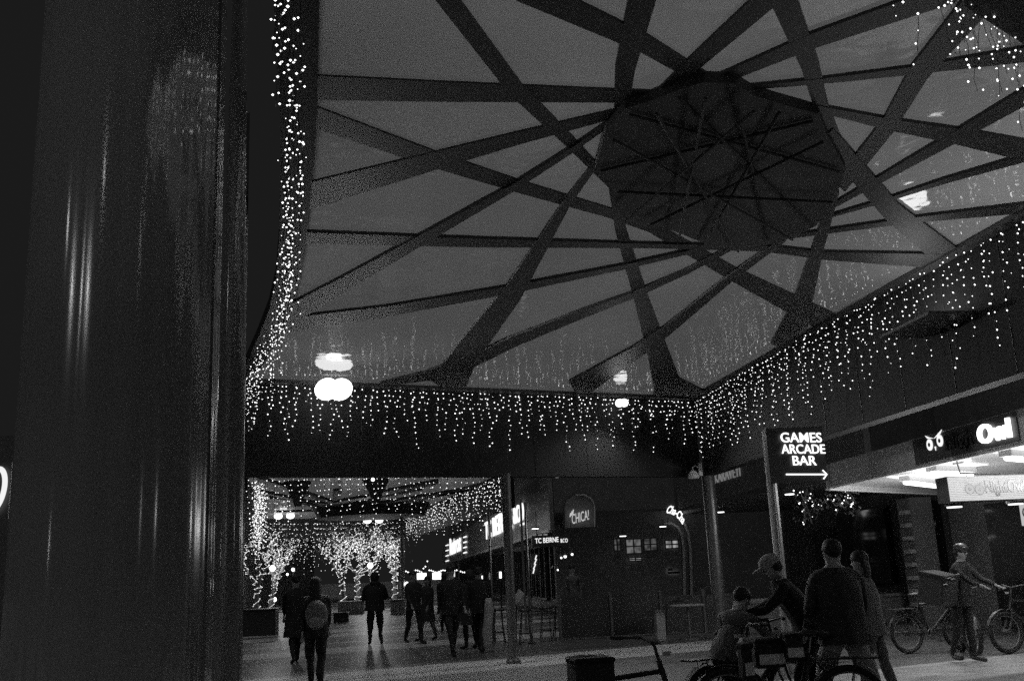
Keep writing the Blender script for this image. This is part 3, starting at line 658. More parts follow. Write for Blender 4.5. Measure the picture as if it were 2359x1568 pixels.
# shop interior back glow: open front with shelves
for k in range(3):
    y = 10+k*3.7
    mb = MB(); mb.bb(12.5, 12.59, y, y+2.9, .1, 2.6); wn = part('window', mb, M_glass, ow)
    mb = MB(); mb.bb(12.44, 12.49, y+1.4, y+1.46, .1, 2.6); mb.bb(12.44, 12.49, y, y+.05, .1, 2.6); o = mb.build('window_frame', M_steel); o.parent = wn
def owl_eyes(mb, c1, c2, r_, ud, vd, m_ring, m_dark, nrm_):
    for c in (c1, c2):
        pts = [c+(ud*math.cos(q)+vd*math.sin(q))*r_ for q in [2*math.pi*k/28 for k in range(28)]]
        mb.use(m_ring).prism(pts, nrm_*.012)
        pts = [c+nrm_*.013+(ud*math.cos(q)+vd*math.sin(q))*r_*.36 for q in [2*math.pi*k/20 for k in range(20)]]
        mb.use(m_dark).prism(pts, nrm_*.006)
    mid = (c1+c2)/2; u_ = (c2-c1)
    mb.use(m_ring)
    mb.prism([mid-vd*r_*.15-ud*r_*.18+vd*-r_*.5, mid+ud*r_*.18-vd*r_*.65, mid-vd*r_*1.35], nrm_*.012)
    for s, c in ((-1, c1), (1, c2)):
        mb.prism([mid+vd*r_*.75, c+vd*r_*1.12+ud*s*r_*.4, c+vd*r_*1.75+ud*s*r_*1.15, c+vd*r_*1.3-ud*s*r_*.1][::s], nrm_*.012)
t = thing('shop_sign', 'owl-eye emblem and NightOwl lettering on the awning front, only the last three letters lit', 'sign', tuple(fa(2220, 1010)))
ZU = Vector((0, 0, 1))
mb = MB(); owl_eyes(mb, fa(2142.5, 1024, .02), fa(2166, 1014.5, .02), .088, FD, ZU, glow('eye_lit', 1.0), M_black, FN); part('emblem', mb, None, t)
a = fa(2181, 1031, .02); b = fa(2256, 1006, .02); mb = MB(); add_text(mb, 'Night', up(a, 3.03), up(b, 3.03), (0, 0, .29), .03, bold=.02); o = part('lettering', mb, mat('letter_off', .02, .2, 0, .1, spec=.9), t)
a = fa(2257, 1006, .02); b = fa(2331, 990, .02); mb = MB(); add_text(mb, 'Owl', up(a, 3.06), up(b, 3.06), (0, 0, .265), .04, bold=.025); part('lettering', mb, glow('owl_lit', 2.6), t)
# lightbox
YL = 14.0
a = aty(2190, 1156, YL); zt = aty(2188, 1097, YL).z; x1_ = a.x+1.75
t = thing('lightbox_sign', 'white striped lightbox with owl eyes and dark NightOwl lettering hanging below the awning', 'sign', (a.x+.8, YL+.1, a.z))
mb = MB(); mb.bb(a.x, x1_, YL+.02, YL+.34, a.z, zt); part('box', mb, M_black, t)
mb = MB(); mb.bb(a.x+.01, x1_-.01, YL, YL+.018, a.z+.01, zt-.01); part('face', mb, glow('lightbox_face', .78), t)
mb = MB(); nn_ = 14; hh = (zt-a.z-.02)/nn_
for k in range(nn_): z0 = a.z+.01+k*hh; mb.bb(a.x+.005, x1_-.005, YL-.012, YL-.002, z0, z0+hh*.2)
part('louvres', mb, mat('louvre', .3, .4), t)
mb = MB(); c1 = aty(2233, 1126, YL-.02); c2 = aty(2256, 1127, YL-.02)
owl_eyes(mb, c1, c2, .068, Vector((1, 0, 0)), ZU, glow('eye_soft', .62), M_mid, Vector((0, -1, 0)))
mb.use(M_mid)
for c in (c1, c2): mb.tube([c+Vector((math.cos(q)*.072, -.012, math.sin(q)*.072)) for q in [2*math.pi*k/24 for k in range(24)]], .004, 4, True)
part('emblem', mb, None, t)
mb = MB(); p0 = aty(2273, 1144, YL-.02); add_text(mb, 'NightOwl', p0, p0+Vector((.62, 0, 0)), (0, 0, .24), .01, bold=.02); part('lettering', mb, mat('letter_grey', .10, .5), t)
mb = MB(); mb.tube([aty(2205, 1066, YL+.2), aty(2212, 1089, YL+.2), aty(2400, 1094, YL+.2)], .014, 8)
for x in (2226, 2268, 2310, 2350): p = aty(x, 1092, YL+.2); mb.tube([p, Vector((p.x, p.y, zt))], .008, 6)
p = aty(2205, 1066, YL+.2); mb.tube([p, Vector((p.x, p.y, 2.99))], .012, 6); mb.tube([p+Vector((-.07, 0, -.01)), p+Vector((.1, 0, .01))], .012, 6); part('hanging_frame', mb, M_black, t)
# tube lights under the awning
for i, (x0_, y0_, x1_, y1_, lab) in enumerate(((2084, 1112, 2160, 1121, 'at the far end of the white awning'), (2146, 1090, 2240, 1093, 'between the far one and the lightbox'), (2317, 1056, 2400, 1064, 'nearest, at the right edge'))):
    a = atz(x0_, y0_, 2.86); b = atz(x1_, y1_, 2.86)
    t = thing('fluorescent_light', 'long glaring tube light '+lab, 'ceiling light', tuple((a+b)/2), 0, 'tube lights under the corner shop awning')
    mb = MB(); mb.tube([a, b], .03, 8); part('tube', mb, glow('fluoro', 14, sampled=True), t)
    dd = (b-a).normalized(); mb = MB(); pp = Vector((-dd.y, dd.x, 0))*.09
    mb.prism([a-pp+ZU*.035, b-pp+ZU*.035, b+pp+ZU*.035, a+pp+ZU*.035], (0, 0, .09)); part('batten', mb, MATS['white_trim'], t)
    mb = MB(); pp = pp*3.4; mb.prism([a-pp+ZU*.128, b-pp+ZU*.128, b+pp+ZU*.128, a+pp+ZU*.128], (0, 0, .008)); part('soffit_glow', mb, glow('soffit_wash', 1.3), t)  # glowing panel stands in for tube light washing the soffit
    l = bpy.data.lights.new('lamp', 'POINT'); l.shadow_soft_size = .12; l.energy = 34
    lo = bpy.data.objects.new('lamp', l); COL.objects.link(lo); lo.location = (a+b)/2-ZU*.2; child_world(lo, t)
    l = bpy.data.lights.new('soffit_fill', 'AREA'); l.shape = 'RECTANGLE'; l.size = 1.5; l.size_y = .5; l.energy = 90  # added upward fill light that only brightens the soffit
    lo = bpy.data.objects.new('soffit_fill', l); COL.objects.link(lo); lo.location = (a+b)/2-ZU*.42; lo.rotation_euler = (R(180), 0, math.atan2(dd.y, dd.x)); child_world(lo, t)
# white small sign at right edge
p = aty(2350, 1165, 15); t = thing('notice_board', 'small white notice with dark ring at the right edge under the lightbox', 'sign', tuple(p))
mb = MB(); mb.prism([aty(2349, 1156, 15), aty(2375, 1156, 15), aty(2382, 1212, 15), aty(2357, 1210, 15)], (0, .03, 0)); part('board', mb, glow('notice', .5), t)
mb = MB(); c = aty(2363, 1180, 14.98); mb.tube([c+Vector((math.cos(q)*.05, 0, math.sin(q)*.07)) for q in [2*math.pi*k/16 for k in range(16)]], .012, 5, True); part('ring', mb, M_black, t)
# brick pillar with quoin stripes
a = aty(2098, 1300, 22.5); b = aty(2165, 1300, 22.5)
t = thing('brick_pillar', 'rendered pillar with a toothed pale edge left of the corner shop', 'pillar', (a.x+.3, 22.5, 0))
mb = MB(); mb.bb(a.x+.16, b.x, 22.5, 23.1, 0, 2.93); part('shaft', mb, M_mid, t)
mb = MB()
for k in range(16):
    if k % 2 == 0: mb.bb(a.x+.03, a.x+.158, 22.5, 22.8, .45+k*.15, .45+k*.15+.09)
part('quoins', mb, M_light, t)
# low wall / planter along right
t = thing('low_wall', 'long low grey seating wall behind the cyclists at the right', 'wall', (13, 24.6, 0))
mb = MB(); mb.bb(8.6, 17, 24.7, 25.3, 0, .62); part('body', mb, mat('concrete', .30, .8, 0, .25, 4), t)
mb = MB(); mb.bb(8.5, 17, 24.6, 25.4, .624, .70); part('coping', mb, mat('concrete_top', .36, .7, 0, .2, 4), t)
# festoon fairy lights in hanging plant below the arcade sign
t = thing('hanging_vine', 'drooping vine dotted with fairy lights under the corner shop awning end', 'plant', tuple(aty(1905, 1150, 19.5)), 0)
vm = MB(); lm = MB(); rg = random.Random(4); vines = [[(1843, 1130), (1850, 1150), (1862, 1175), (1870, 1205)], [(1860, 1125), (1852, 1160), (1855, 1205)], [(1870, 1150), (1885, 1175), (1895, 1160), (1915, 1150)], [(1915, 1152), (1925, 1165), (1940, 1160), (1952, 1140), (1950, 1125)], [(1950, 1128), (1966, 1145), (1962, 1165), (1968, 1172)]]
for vn in vines:
    P = [aty(x, y, 19.5+rg.uniform(-.3, .3)) for x, y in vn]; vm.tube(P, .012, 5)
    for k in range(len(P)-1):
        for j in range(4):
            q = P[k].lerp(P[k+1], rg.random())+Vector((rg.gauss(0, .05), rg.gauss(0, .08), rg.gauss(0, .05)))
            if rg.random() < .75: lm.octa(q, rg.choice((.008, .014, .019)))
            for _ in range(4):
                c = q+Vector((rg.gauss(0, .1), rg.gauss(0, .1), rg.gauss(0, .09))); s_ = .06; an = rg.uniform(0, 6)
                vm.add([c, c+Vector((math.cos(an)*s_, math.sin(an)*s_, .02)), c+Vector((math.cos(an+.9)*s_, math.sin(an+.9)*s_, -.04))], [(0, 1, 2)])
part('stems', vm, mat('leaves', .06), t); part('fairy_lights', lm, M_bulb, t)

# ------------------------------------------------------------------ low barrier, furniture at the cafe
t = thing('cafe_barrier', 'dark low cafe barrier along the paving, centre', 'barrier', (6, 24.4, 0))
mb = MB(); mb.bb(3.9, 6.3, 24.4, 24.48, .05, 1.0); part('screen_panel', mb, M_black, t)
mb = MB(); mb.bb(6.36, 8.3, 24.4, 24.48, .05, .9); part('screen_panel', mb, M_black, t)
mb = MB()
for x in (3.85, 5.1, 6.33, 7.4, 8.35): mb.bb(x-.03, x+.03, 24.35, 24.53, 0, 1.04)
part('frame_posts', mb, M_dark, t)
p0 = atz(1545, 1462, 0)
t = thing('cafe_table', 'small pale-topped cafe table in front of the dark barrier', 'table', (p0.x, 22.6, 0))
MB().lathe([(.38, .72), (.40, .735), (.38, .75)], 24).build('tabletop', M_light, t); MB().tube([(0, 0, .02), (0, 0, .72)], .03, 8).build('leg', M_mid, t); MB().lathe([(.22, 0), (.2, .03)], 16).build('base', M_mid, t)
p0 = aty(1520, 1430, 22.9); t = thing('bin', 'small pale box beside the cafe table', 'bin', (p0.x, 22.9, 0)); MB().bb(-.1, .1, -.1, .1, 0, .6).build('body', M_light, t, bevel=.01); MB().bb(-.11, .11, -.11, .11, .604, .64).build('lid', M_mid, t, bevel=.005)
t = thing('handrail', 'curved steel handrail rising to the cafe step', 'handrail', tuple(aty(1535, 1400, 23.4)))
mb = MB(); mb.tube([aty(x, y, 23.4) for x, y in ((1536, 1462), (1536, 1392), (1542, 1386), (1575, 1383), (1590, 1374), (1606, 1362), (1630, 1348))], .018, 8); mb.tube([aty(1625, 1352, 23.4), aty(1630, 1440, 23.4)], .018, 8); part('rail', mb, M_steel, t)
# menu stand and stools
t = thing('menu_stand', 'menu stand with a tilted pale page left of the entrance post', 'menu stand', tuple(atz(1190, 1480, 0)))
pz = aty(1190, 1378, t.location.y)
mb = MB(); M_ = Matrix.Rotation(R(-42), 3, 'Y'); mb.box(pz, (.42, .03, .16), Matrix.Rotation(R(-50), 3, 'Y')); part('page', mb, mat('menu_page', .8, .5, 0, .05), t)
mb = MB(); mb.tube([(t.location.x, t.location.y+.05, 0), (pz.x, pz.y+.05, pz.z)], .02, 6); part('leg', mb, M_black, t); mb = MB(); mb.lathe([(.2, 0), (.2, .02)], 16, (t.location.x, t.location.y+.05, 0)); part('base', mb, M_black, t)
for i, (x, y, lab) in enumerate(((1108, 1476, 'beside the crowd, leftmost'), (1128, 1478, 'second from the crowd'), (1150, 1480, 'between crowd and menu stand'), (1212, 1484, 'right of the menu stand'), (1260, 1476, 'near the entrance post'), (1290, 1470, 'furthest right by the entrance'))):
    p = atz(x, y, 0); t = thing('bar_stool', 'dark bar stool with small shiny feet, '+lab, 'stool', (p.x, p.y, 0), 0, 'dark bar stools outside the entrance')
    MB().lathe([(.16, .74), (.17, .77), (.15, .79)], 16).build('seat', M_black, t)
    for k in range(4):
        q = math.pi/4+k*math.pi/2; MB().tube([(.1*math.cos(q), .1*math.sin(q), .74), (.2*math.cos(q), .2*math.sin(q), .0)], .012, 6).build('leg', M_steel, t)
    MB().tube([(.16*math.cos(q), .16*math.sin(q), .25) for q in [2*math.pi*k/16 for k in range(16)]], .01, 5, True).build('footrest', M_steel, t)
# far lit screens under the shops
for x0_, x1_, y0_, y1_, Y, e, lab in ((961, 982, 1319, 1334, 60, 4, 'left bright screen far down the shops'), (997, 1016, 1318, 1334, 60, 4, 'right bright screen far down the shops'), (1151, 1155, 1316, 1331, 40, 2.5, 'narrow bright panel left of the dark column'), (1129, 1131, 1318, 1334, 40, 1.2, 'thin bright strip behind the crowd'), (1040, 1048, 1316, 1328, 56, .8, 'small oval light behind the crowd'), (1106, 1112, 1325, 1333, 52, 2, 'tiny bright patch behind the crowd')):
    a = aty(x0_, y1_, Y); b = aty(x1_, y0_, Y); t = thing('lit_screen', lab, 'screen', (a.x, Y, a.z)); mb = MB(); mb.bb(a.x, b.x, Y, Y+.06, a.z, b.z); part('display', mb, glow('scr_%g' % e, e), t)
    mb = MB(); mb.bb(a.x-.04, b.x+.04, Y+.062, Y+.12, a.z-.04, b.z+.04); part('casing', mb, M_black, t); mb = MB(); mb.tube([((a.x+b.x)/2, Y+.1, 0), ((a.x+b.x)/2, Y+.1, a.z)], .03, 6); part('stand', mb, M_black, t)
t = thing('festoon_lights', 'string of small bulbs sagging above the far screens', 'fairy lights', tuple(aty(1000, 1310, 58)))
mb = MB(); pts = [aty(935+k*4.5, 1313+2.5*math.sin(k*.9)-(22 if 8 < k < 12 else 0)*abs(math.sin(k)), 58) for k in range(34)]; mb.tube(pts, .008, 4); part('cable', mb, M_black, t)
mb = MB(); [mb.octa(p+Vector((0, 0, -.05)), .045) for p in pts]; part('bulbs', mb, M_bulb_far, t)
# left side: distant dark building, small lit windows, round white sign
t = thing('dark_building', 'dark building at the far left behind the columns with three small lit panes', 'building', (-12, 40, 0))
mb = MB(); mb.bb(-20, -9.5, 36, 120, 0, 7); part('wall', mb, M_dark, t)
for x0_, x1_, y0_, y1_ in ((504, 510, 1101, 1110), (499, 511, 1117, 1137), (502, 510, 1143, 1153)):
    pass
t = thing('lit_sign', 'three small pale panes glowing between the left columns', 'sign', tuple(aty(505, 1125, 16)))
mb = MB()
for x0_, x1_, y0_, y1_ in ((504, 510, 1101, 1110), (499, 511, 1117, 1137), (502, 510, 1143, 1153)):
    a = aty(x0_, y1_, 16); b = aty(x1_, y0_, 16); mb.bb(a.x, b.x, 16, 16.03, a.z, b.z)
part('panes', mb, glow('pane_soft', .35), t)
mb = MB(); a = aty(496, 1160, 16.1); b = aty(514, 1094, 16.1); mb.bb(a.x, b.x, 16.04, 16.12, a.z, b.z); mb.bb((a.x+b.x)/2-.02, (a.x+b.x)/2+.02, 16.04, 16.1, 0, a.z); part('board', mb, M_black, t)
t = thing('lit_sign', 'part of a large white glowing oval letter at the left edge', 'sign', tuple(aty(0, 1130, 12)))
mb = MB(); c = aty(-12, 1128, 12); mb.tube([c+Vector((math.cos(q)*.10+math.sin(q)*.03, 0, math.sin(q)*.24)) for q in [2*math.pi*k/32 for k in range(32)]], .03, 8, True); part('letter', mb, glow('letter_soft', .9), t)
mb = MB(); mb.bb(c.x-.3, c.x+.14, 12.06, 12.12, c.z-.32, c.z+.32); mb.bb(c.x-.12, c.x-.06, 12.06, 12.12, 0, c.z-.32); part('board', mb, M_black, t)

# ------------------------------------------------------------------ people
C_blk = mat('cloth_black', .018, .9, 0, .3, 20); C_drk = mat('cloth_dark', .035, .9, 0, .3, 20); C_mid = mat('cloth_grey', .12, .9, 0, .3, 14)
C_lgt = mat('cloth_pale', .38, .9, 0, .25, 14, bump=.1); C_skin = mat('skin', .35, .55, 0, .1, 10); C_hair = mat('hair', .015, .6); C_shoe = mat('shoe', .03, .5)
def person(label, loc, rz, h=1.7, lean=0, lA=(0, 0), lB=(0, 0), aA=(0, .12, .2), aB=(0, .12, .2), top=C_blk, legs=C_blk, head_t=0, hair='short', sleeves=None, bulk=1.0, feet_free=False, drop=0, long_coat=False, spread=0, coat=None, coatm=None):
    """angles in degrees forward: leg=(hip, knee), arm=(shoulder fwd, out, elbow)"""
    t = thing('person', label, 'person', (loc[0], loc[1], 0), rz)
    s = h/1.75; V = []; E_ = []; RD = []
    def add(p, r, par=None):
        V.append(Vector(p)); RD.append(r); i = len(V)-1
        if par is not None: E_.append((par, i))
        return i
    def pol(a, L, down=True): a = R(a); return Vector((0, math.sin(a)*L, -math.cos(a)*L))
    pel = add((0, 0, 0), (.15*bulk, .12*bulk)); ln = R(lean)
    def tor(z, y=0): return Vector((0, math.sin(ln)*z+math.cos(ln)*y, math.cos(ln)*z-math.sin(ln)*y))
    wst = add(tor(.17), (.135*bulk, .105*bulk), pel); ch = add(tor(.36), (.165*bulk, .12*bulk), wst); ub = add(tor(.48), (.12*bulk, .09*bulk), ch)
    nk = add(tor(.58), (.055, .055), ub); hd_c = tor(.60)+Vector((0, math.sin(ln*.5+R(head_t))*.09, math.cos(ln*.5+R(head_t))*.09))
    hd = add(hd_c, (.078, .092), nk); hdir = (hd_c-tor(.58)).normalized()
    cr = add(hd_c+hdir*.085, (.07, .085), hd); add(hd_c+hdir*.135, (.045, .055), cr)
    fw = Vector((0, hdir.z, -hdir.y)); add(hd_c+fw*.105-hdir*.0, (.012, .012), hd)
    for sx in (-1, 1): add(hd_c+Vector((sx*.088, -.005, 0)), (.012, .022), hd)
    feet = []
    for sx, (hip, kn) in ((-1, lA), (1, lB)):
        hp = add(Vector((sx*.09, 0, -.05)), (.10*bulk, .105*bulk), pel); k = V[hp]+pol(hip, .42)+Vector((sx*spread, 0, 0)); ki = add((V[hp]+k)/2+Vector((sx*.01, 0, 0)), (.085*bulk, .09*bulk), hp); ki = add(k, (.062*bulk, .065*bulk), ki)
        c = k+pol(hip-kn, .20)+Vector((sx*spread*.35, 0, 0)); ci = add(c, (.058, .062), ki); an = k+pol(hip-kn, .41)+Vector((sx*spread*.7, 0, 0)); ai = add(an, (.042, .045), ci)
        hl = add(an+Vector((0, -.02, -.045)), (.036, .04), ai); toe = add(an+Vector((sx*.02, .15, -.06)), (.042, .028), hl); add(an+Vector((sx*.02, .2, -.063)), (.032, .02), toe); feet.append(min(an.z-.09, an.z-.09))
    for sx, (fwd, out, el) in ((-1, aA), (1, aB)):
        sh = tor(.47)+Vector((sx*.175*bulk, 0, 0)); si = add(sh, (.062*bulk, .065*bulk), ub); A = R(fwd); O = math.tan(R(out if out > 1 else out*57))
        d1 = Vector((sx*O, math.sin(A), -math.cos(A))).normalized(); e = sh+d1*.29; m1 = add((sh+e)/2, (.050*bulk, .050*bulk), si); ei = add(e, (.042*bulk, .042*bulk), m1)
        B = R(fwd+el); d2 = Vector((sx*O*.2-sx*.08, math.sin(B), -math.cos(B))).normalized(); wr = e+d2*.24; m2 = add((e+wr)/2, (.037*bulk, .037*bulk), ei); wi = add(wr, (.025, .022), m2)
        pa = add(wr+d2*.055, (.034, .018), wi)
        sd = Vector((1, 0, 0)) if abs(d2.x) < .9 else Vector((0, 1, 0)); n3 = d2.cross(sd).normalized()
        for f, (off, L) in enumerate(((-.026, .062), (-.009, .074), (.009, .07), (.025, .055))):
            b0 = wr+d2*.085+sd*off; j1 = add(b0, (.0095, .0095), pa); j2 = add(b0+d2*L*.55+n3*.006, (.0085, .0085), j1); add(b0+d2*L*.9+n3*.022, (.007, .007), j2)
        tb = add(wr+d2*.04+n3*.03, (.011, .011), pa); add(wr+d2*.08+n3*.05, (.009, .009), tb)
    me = bpy.data.meshes.new('body'); me.from_pydata([tuple(v*s) for v in V], E_, []); o = bpy.data.objects.new('body', me); COL.objects.link(o)
    md = o.modifiers.new('s', 'SKIN'); md.use_smooth_shade = True; md.branch_smoothing = .4
    for i, sv in enumerate(me.skin_vertices[0].data): sv.radius = (RD[i][0]*s, RD[i][1]*s); sv.use_root = (i == 0)
    sb = o.modifiers.new('u', 'SUBSURF'); sb.levels = 2; sb.render_levels = 2
    dg = bpy.context.evaluated_depsgraph_get(); m2_ = bpy.data.meshes.new_from_object(o.evaluated_get(dg)); bpy.data.objects.remove(o)
    zmin = min(v.co.z for v in m2_.vertices); dz = -zmin-drop
    for v in m2_.vertices: v.co.z += dz
    for v in m2_.vertices:
        q = v.co*5.5+Vector((loc[0]*3, loc[1]*3, 0)); hcn = (v.co-(V[hd]*s+Vector((0, 0, dz)))).length
        if hcn > .2*s: v.co += mnoise.noise_vector(q)*.022*s+mnoise.noise_vector(q*2.7)*.008*s
    m2_.materials.clear()
    for mm in (top, legs, C_skin, C_shoe, C_hair): m2_.materials.append(mm)
    hc_ = V[hd]*s+Vector((0, 0, dz)); nkz = V[nk]*s+Vector((0, 0, dz)); pz_ = dz
    wrs = [V[i]*s+Vector((0, 0, dz)) for i in range(len(V)) if RD[i] == (.034, .018)]
    ank = [V[i]*s+Vector((0, 0, dz)) for i in range(len(V)) if RD[i] == (.036, .04)]
    axis = (hc_-Vector((0, 0, pz_))).normalized()
    for pg in m2_.polygons:
        c = pg.center; pg.use_smooth = True
        ih = (c-Vector((0, 0, pz_))).dot(axis)
        if (c-hc_).length < .16*s: k = 2
        elif min((c-q).length for q in wrs) < .085*s: k = 2
        elif min((c-q-Vector((0, .07*s, 0))).length for q in ank) < .15*s and c.z < min(q.z for q in ank)+.08+.5*0 or min((c-q).length for q in ank) < .06*s: k = 3
        elif ih < (-.12*s if not long_coat else -.3*s) or (ih < .02*s and c.z < pz_-.02): k = 1
        else: k = 0
        pg.material_index = k
    b = bpy.data.objects.new('body', m2_); COL.objects.link(b); b.parent = t
    up_ = (Vector(hdir)).normalized(); Mh = Matrix.Rotation(-math.atan2(hdir.y, hdir.z), 3, 'X')
    for sx in (-1, 1): MB().ell(hc_+Mh @ Vector((sx*.032*s, .083*s, .015*s)), (.012*s,)*3, 8, 6).build('eye', C_blk, b) .parent = t
    if hair in ('short', 'long'):
        mb = MB(); mb.ell(hc_+Mh @ Vector((0, -.018*s, .055*s)), (.092*s, .108*s, .098*s), 14, 10, Mh)
        if hair == 'long': mb.ell(hc_+Mh @ Vector((0, -.07*s, -.07*s)), (.095*s, .05*s, .19*s), 12, 10, Mh)
        mb.build('hair', C_hair, t, smooth=True)
    elif hair == 'hood':
        mb = MB(); mb.ell(hc_+Mh @ Vector((0, -.02*s, .03*s)), (.115*s, .125*s, .145*s), 14, 10, Mh); mb.build('hood', top, t, smooth=True)
        mb = MB(); mb.ell(hc_+Mh @ Vector((0, -.06*s, -.13*s)), (.14*s, .1*s, .07*s), 14, 8, Mh); mb.build('collar', top, t, smooth=True)
    elif hair in ('cap', 'helmet'):
        mm = C_lgt if hair == 'cap' else mat('helmet_shell', .05, .15)
        mb = MB(); mb.ell(hc_+Mh @ Vector((0, -.005*s, .07*s)), (.1*s, .12*s, .09*s), 16, 10, Mh)
        if hair == 'cap': mb.ell(hc_+Mh @ Vector((0, .13*s, .05*s)), (.07*s, .08*s, .014*s), 12, 6, Mh)
        mb.build(hair, mm, t, smooth=True)
        mb = MB(); mb.ell(hc_+Mh @ Vector((0, -.03*s, .02*s)), (.09*s, .095*s, .09*s), 12, 8, Mh); mb.build('hair', C_hair, t, smooth=True)
    if coat:
        prof = {'jacket': ((-.13, .20, .155), (-.05, .19, .15), (.1, .175, .14), (.3, .195, .145), (.44, .20, .13), (.52, .13, .10), (.565, .075, .075)),
                'coat': ((-.42, .23, .19), (-.25, .215, .175), (-.05, .19, .155), (.1, .175, .14), (.3, .195, .145), (.44, .20, .13), (.52, .13, .10), (.565, .075, .075))}[coat]
        N_ = 28; vs = []
        for z, rx, ry in prof:
            for k in range(N_):
                a_ = 2*math.pi*k/N_; c_ = tor(z) if z > 0 else Vector((0, 0, z)); w_ = 1+.06*math.sin(a_*5+z*9+loc[0])+.04*math.sin(a_*11+z*4)
                vs.append((c_+Vector((math.cos(a_)*rx*bulk*w_, math.sin(a_)*ry*bulk*w_, 0)))*s+Vector((0, 0, dz)))
        mb = MB(); nr_ = len(prof); mb.add(vs, [(i*N_+k, i*N_+(k+1) % N_, (i+1)*N_+(k+1) % N_, (i+1)*N_+k) for i in range(nr_-1) for k in range(N_)]); mb.build(coat, coatm or top, t, smooth=True)
    return t, hc_, wrs
def gp(x, Y): a = aty(x, 1400, Y); return (a.x, Y)
PI = math.pi
walk = dict(lA=(18, 6), lB=(-14, 14), aA=(-16, 4, 12), aB=(18, 4, 18)); walk2 = dict(lA=(-12, 12), lB=(20, 4), aA=(18, 4, 15), aB=(-14, 4, 12)); stand = dict(lA=(2, 2), lB=(-2, 2), aA=(4, 5, 12), aB=(4, 5, 12))
person('woman with long hair walking away, dark clothes and pale patterned backpack, front left', gp(727, 16.2), 0, 1.66, hair='long', coat='jacket', bulk=1.1, **walk)
person('dark figure walking just left of the woman with the backpack', gp(681, 22), 0.3, 1.76, hair='short', coat='coat', bulk=1.1, **walk2)
person('man in black standing broad in the middle under the lit trees', gp(864, 26.6), 0.1, 1.72, hair='hood', bulk=1.3, coat='jacket', lA=(3, 2), lB=(-4, 4), aA=(6, 14, 70), aB=(6, 14, 80), spread=.03)
person('slim dark figure, left one of the pair right of the middle man', gp(953, 26.0), PI+.5, 1.76, hair='short', top=C_drk, coat='jacket', bulk=1.05, **walk)
person('dark figure with lighter trousers, right one of the pair', gp(985, 27.2), PI-.7, 1.62, hair='long', legs=C_mid, coat='coat', coatm=C_drk, **walk2)
person('tall dark figure at the left of the group by the shops', gp(1040, 21.6), PI+.3, 1.80, hair='short', bulk=1.15, coat='jacket', **walk2)
person('dark figure in the middle of the group by the shops', gp(1082, 23.3), 0.6, 1.66, hair='hood', top=C_drk, coat='coat', bulk=1.1, lA=(10, 12), lB=(-6, 6), aA=(20, 8, 70), aB=(-10, 6, 10))
person('dark figure carrying a pale coat at the right of the group by the shops', gp(1105, 22), -.4, 1.75, hair='short', coat='jacket', bulk=1.1, **walk)
person('shadowy figure behind the group, nearer the screens', gp(1024, 31), 0, 1.64, hair='long', coat='coat', **stand)
# pale coat hanging from an arm
p = gp(1121, 21.8); t = thing('coat', 'pale coat draped over the arm of the right figure of the group', 'coat', (p[0], p[1], .6)); mb = MB()
mb.add([Vector((x+.05*math.sin(z*3.1+.4), y, z))*1 for z, w_ in ((-.42, .10), (-.2, .115), (0, .10), (.2, .09), (.38, .085), (.52, .06)) for x, y in [(math.cos(a_)*w_*(1+.12*math.sin(a_*4+z*5)), math.sin(a_)*w_*.8) for a_ in [2*PI*k/16 for k in range(16)]]], [(i_*16+k, i_*16+(k+1) % 16, (i_+1)*16+(k+1) % 16, (i_+1)*16+k) for i_ in range(5) for k in range(16)]+[[80+k for k in range(16)]]); mb.build('cloth', C_lgt, t, smooth=True)
# backpack
p = gp(729, 15.98); t = thing('backpack', 'pale patterned backpack on the walking woman', 'backpack', (p[0], p[1], 1.02)); 
MB().ell((0, 0, .1), (.17, .10, .22), 16, 10).build('bag', mat('backpack_cloth', .16, .9, 0, .9, 22), t, smooth=True); MB().ell((0, -.07, -.0), (.12, .05, .09), 12, 8).build('pocket', mat('backpack_pocket', .24, .9, 0, .5, 30), t, smooth=True)
# right-hand delivery riders
person('rider in a pale grey jacket hunched beside a bike, centre right foreground', gp(1650, 9.6), -1.0, 1.60, bulk=1.15, lean=40, lA=(70, 75), lB=(50, 60), aA=(50, 10, 40), aB=(45, 10, 45), top=mat('jacket_grey', .13, .8, 0, .3, 12), hair='short', head_t=10)
person('rider in black with a pale cap leaning over handlebars', gp(1866, 9.8), 1.2, 1.70, coat='jacket', lean=30, lA=(24, 28), lB=(5, 12), aA=(45, 14, 35), aB=(48, 14, 30), hair='cap', head_t=8, bulk=1.1)
person('broad man seen from behind in a dark jacket and pale trousers, right foreground', gp(1934, 9.3), .1, 1.73, lean=3, legs=C_lgt, lA=(5, 3), lB=(-5, 4), aA=(8, 10, 30), aB=(5, 12, 24), hair='short', bulk=1.3, spread=.14, coat='jacket', top=mat('jacket_dark', .03, .7, 0, .4, 10))
person('person in a striped grey top and jeans close behind the broad man', gp(2004, 10.8), .9, 1.64, coat='jacket', lean=6, legs=C_mid, top=mat('top_grey', .16, .9, 0, .4, 30), lA=(14, 6), lB=(-10, 8), aA=(10, 6, 20), aB=(22, 14, 25), hair='long')
person('helmeted delivery rider in black astride a bike at the right', gp(2214, 14.9), PI+.5, 1.70, coat='jacket', lean=12, lA=(8, 10), lB=(-8, 12), aA=(42, 8, 30), aB=(42, 8, 30), hair='helmet', bulk=1.05)
person('shadowy person standing by the cafe barrier', gp(1322, 25.2), PI, 1.7, hair='short', top=C_mid, **stand)

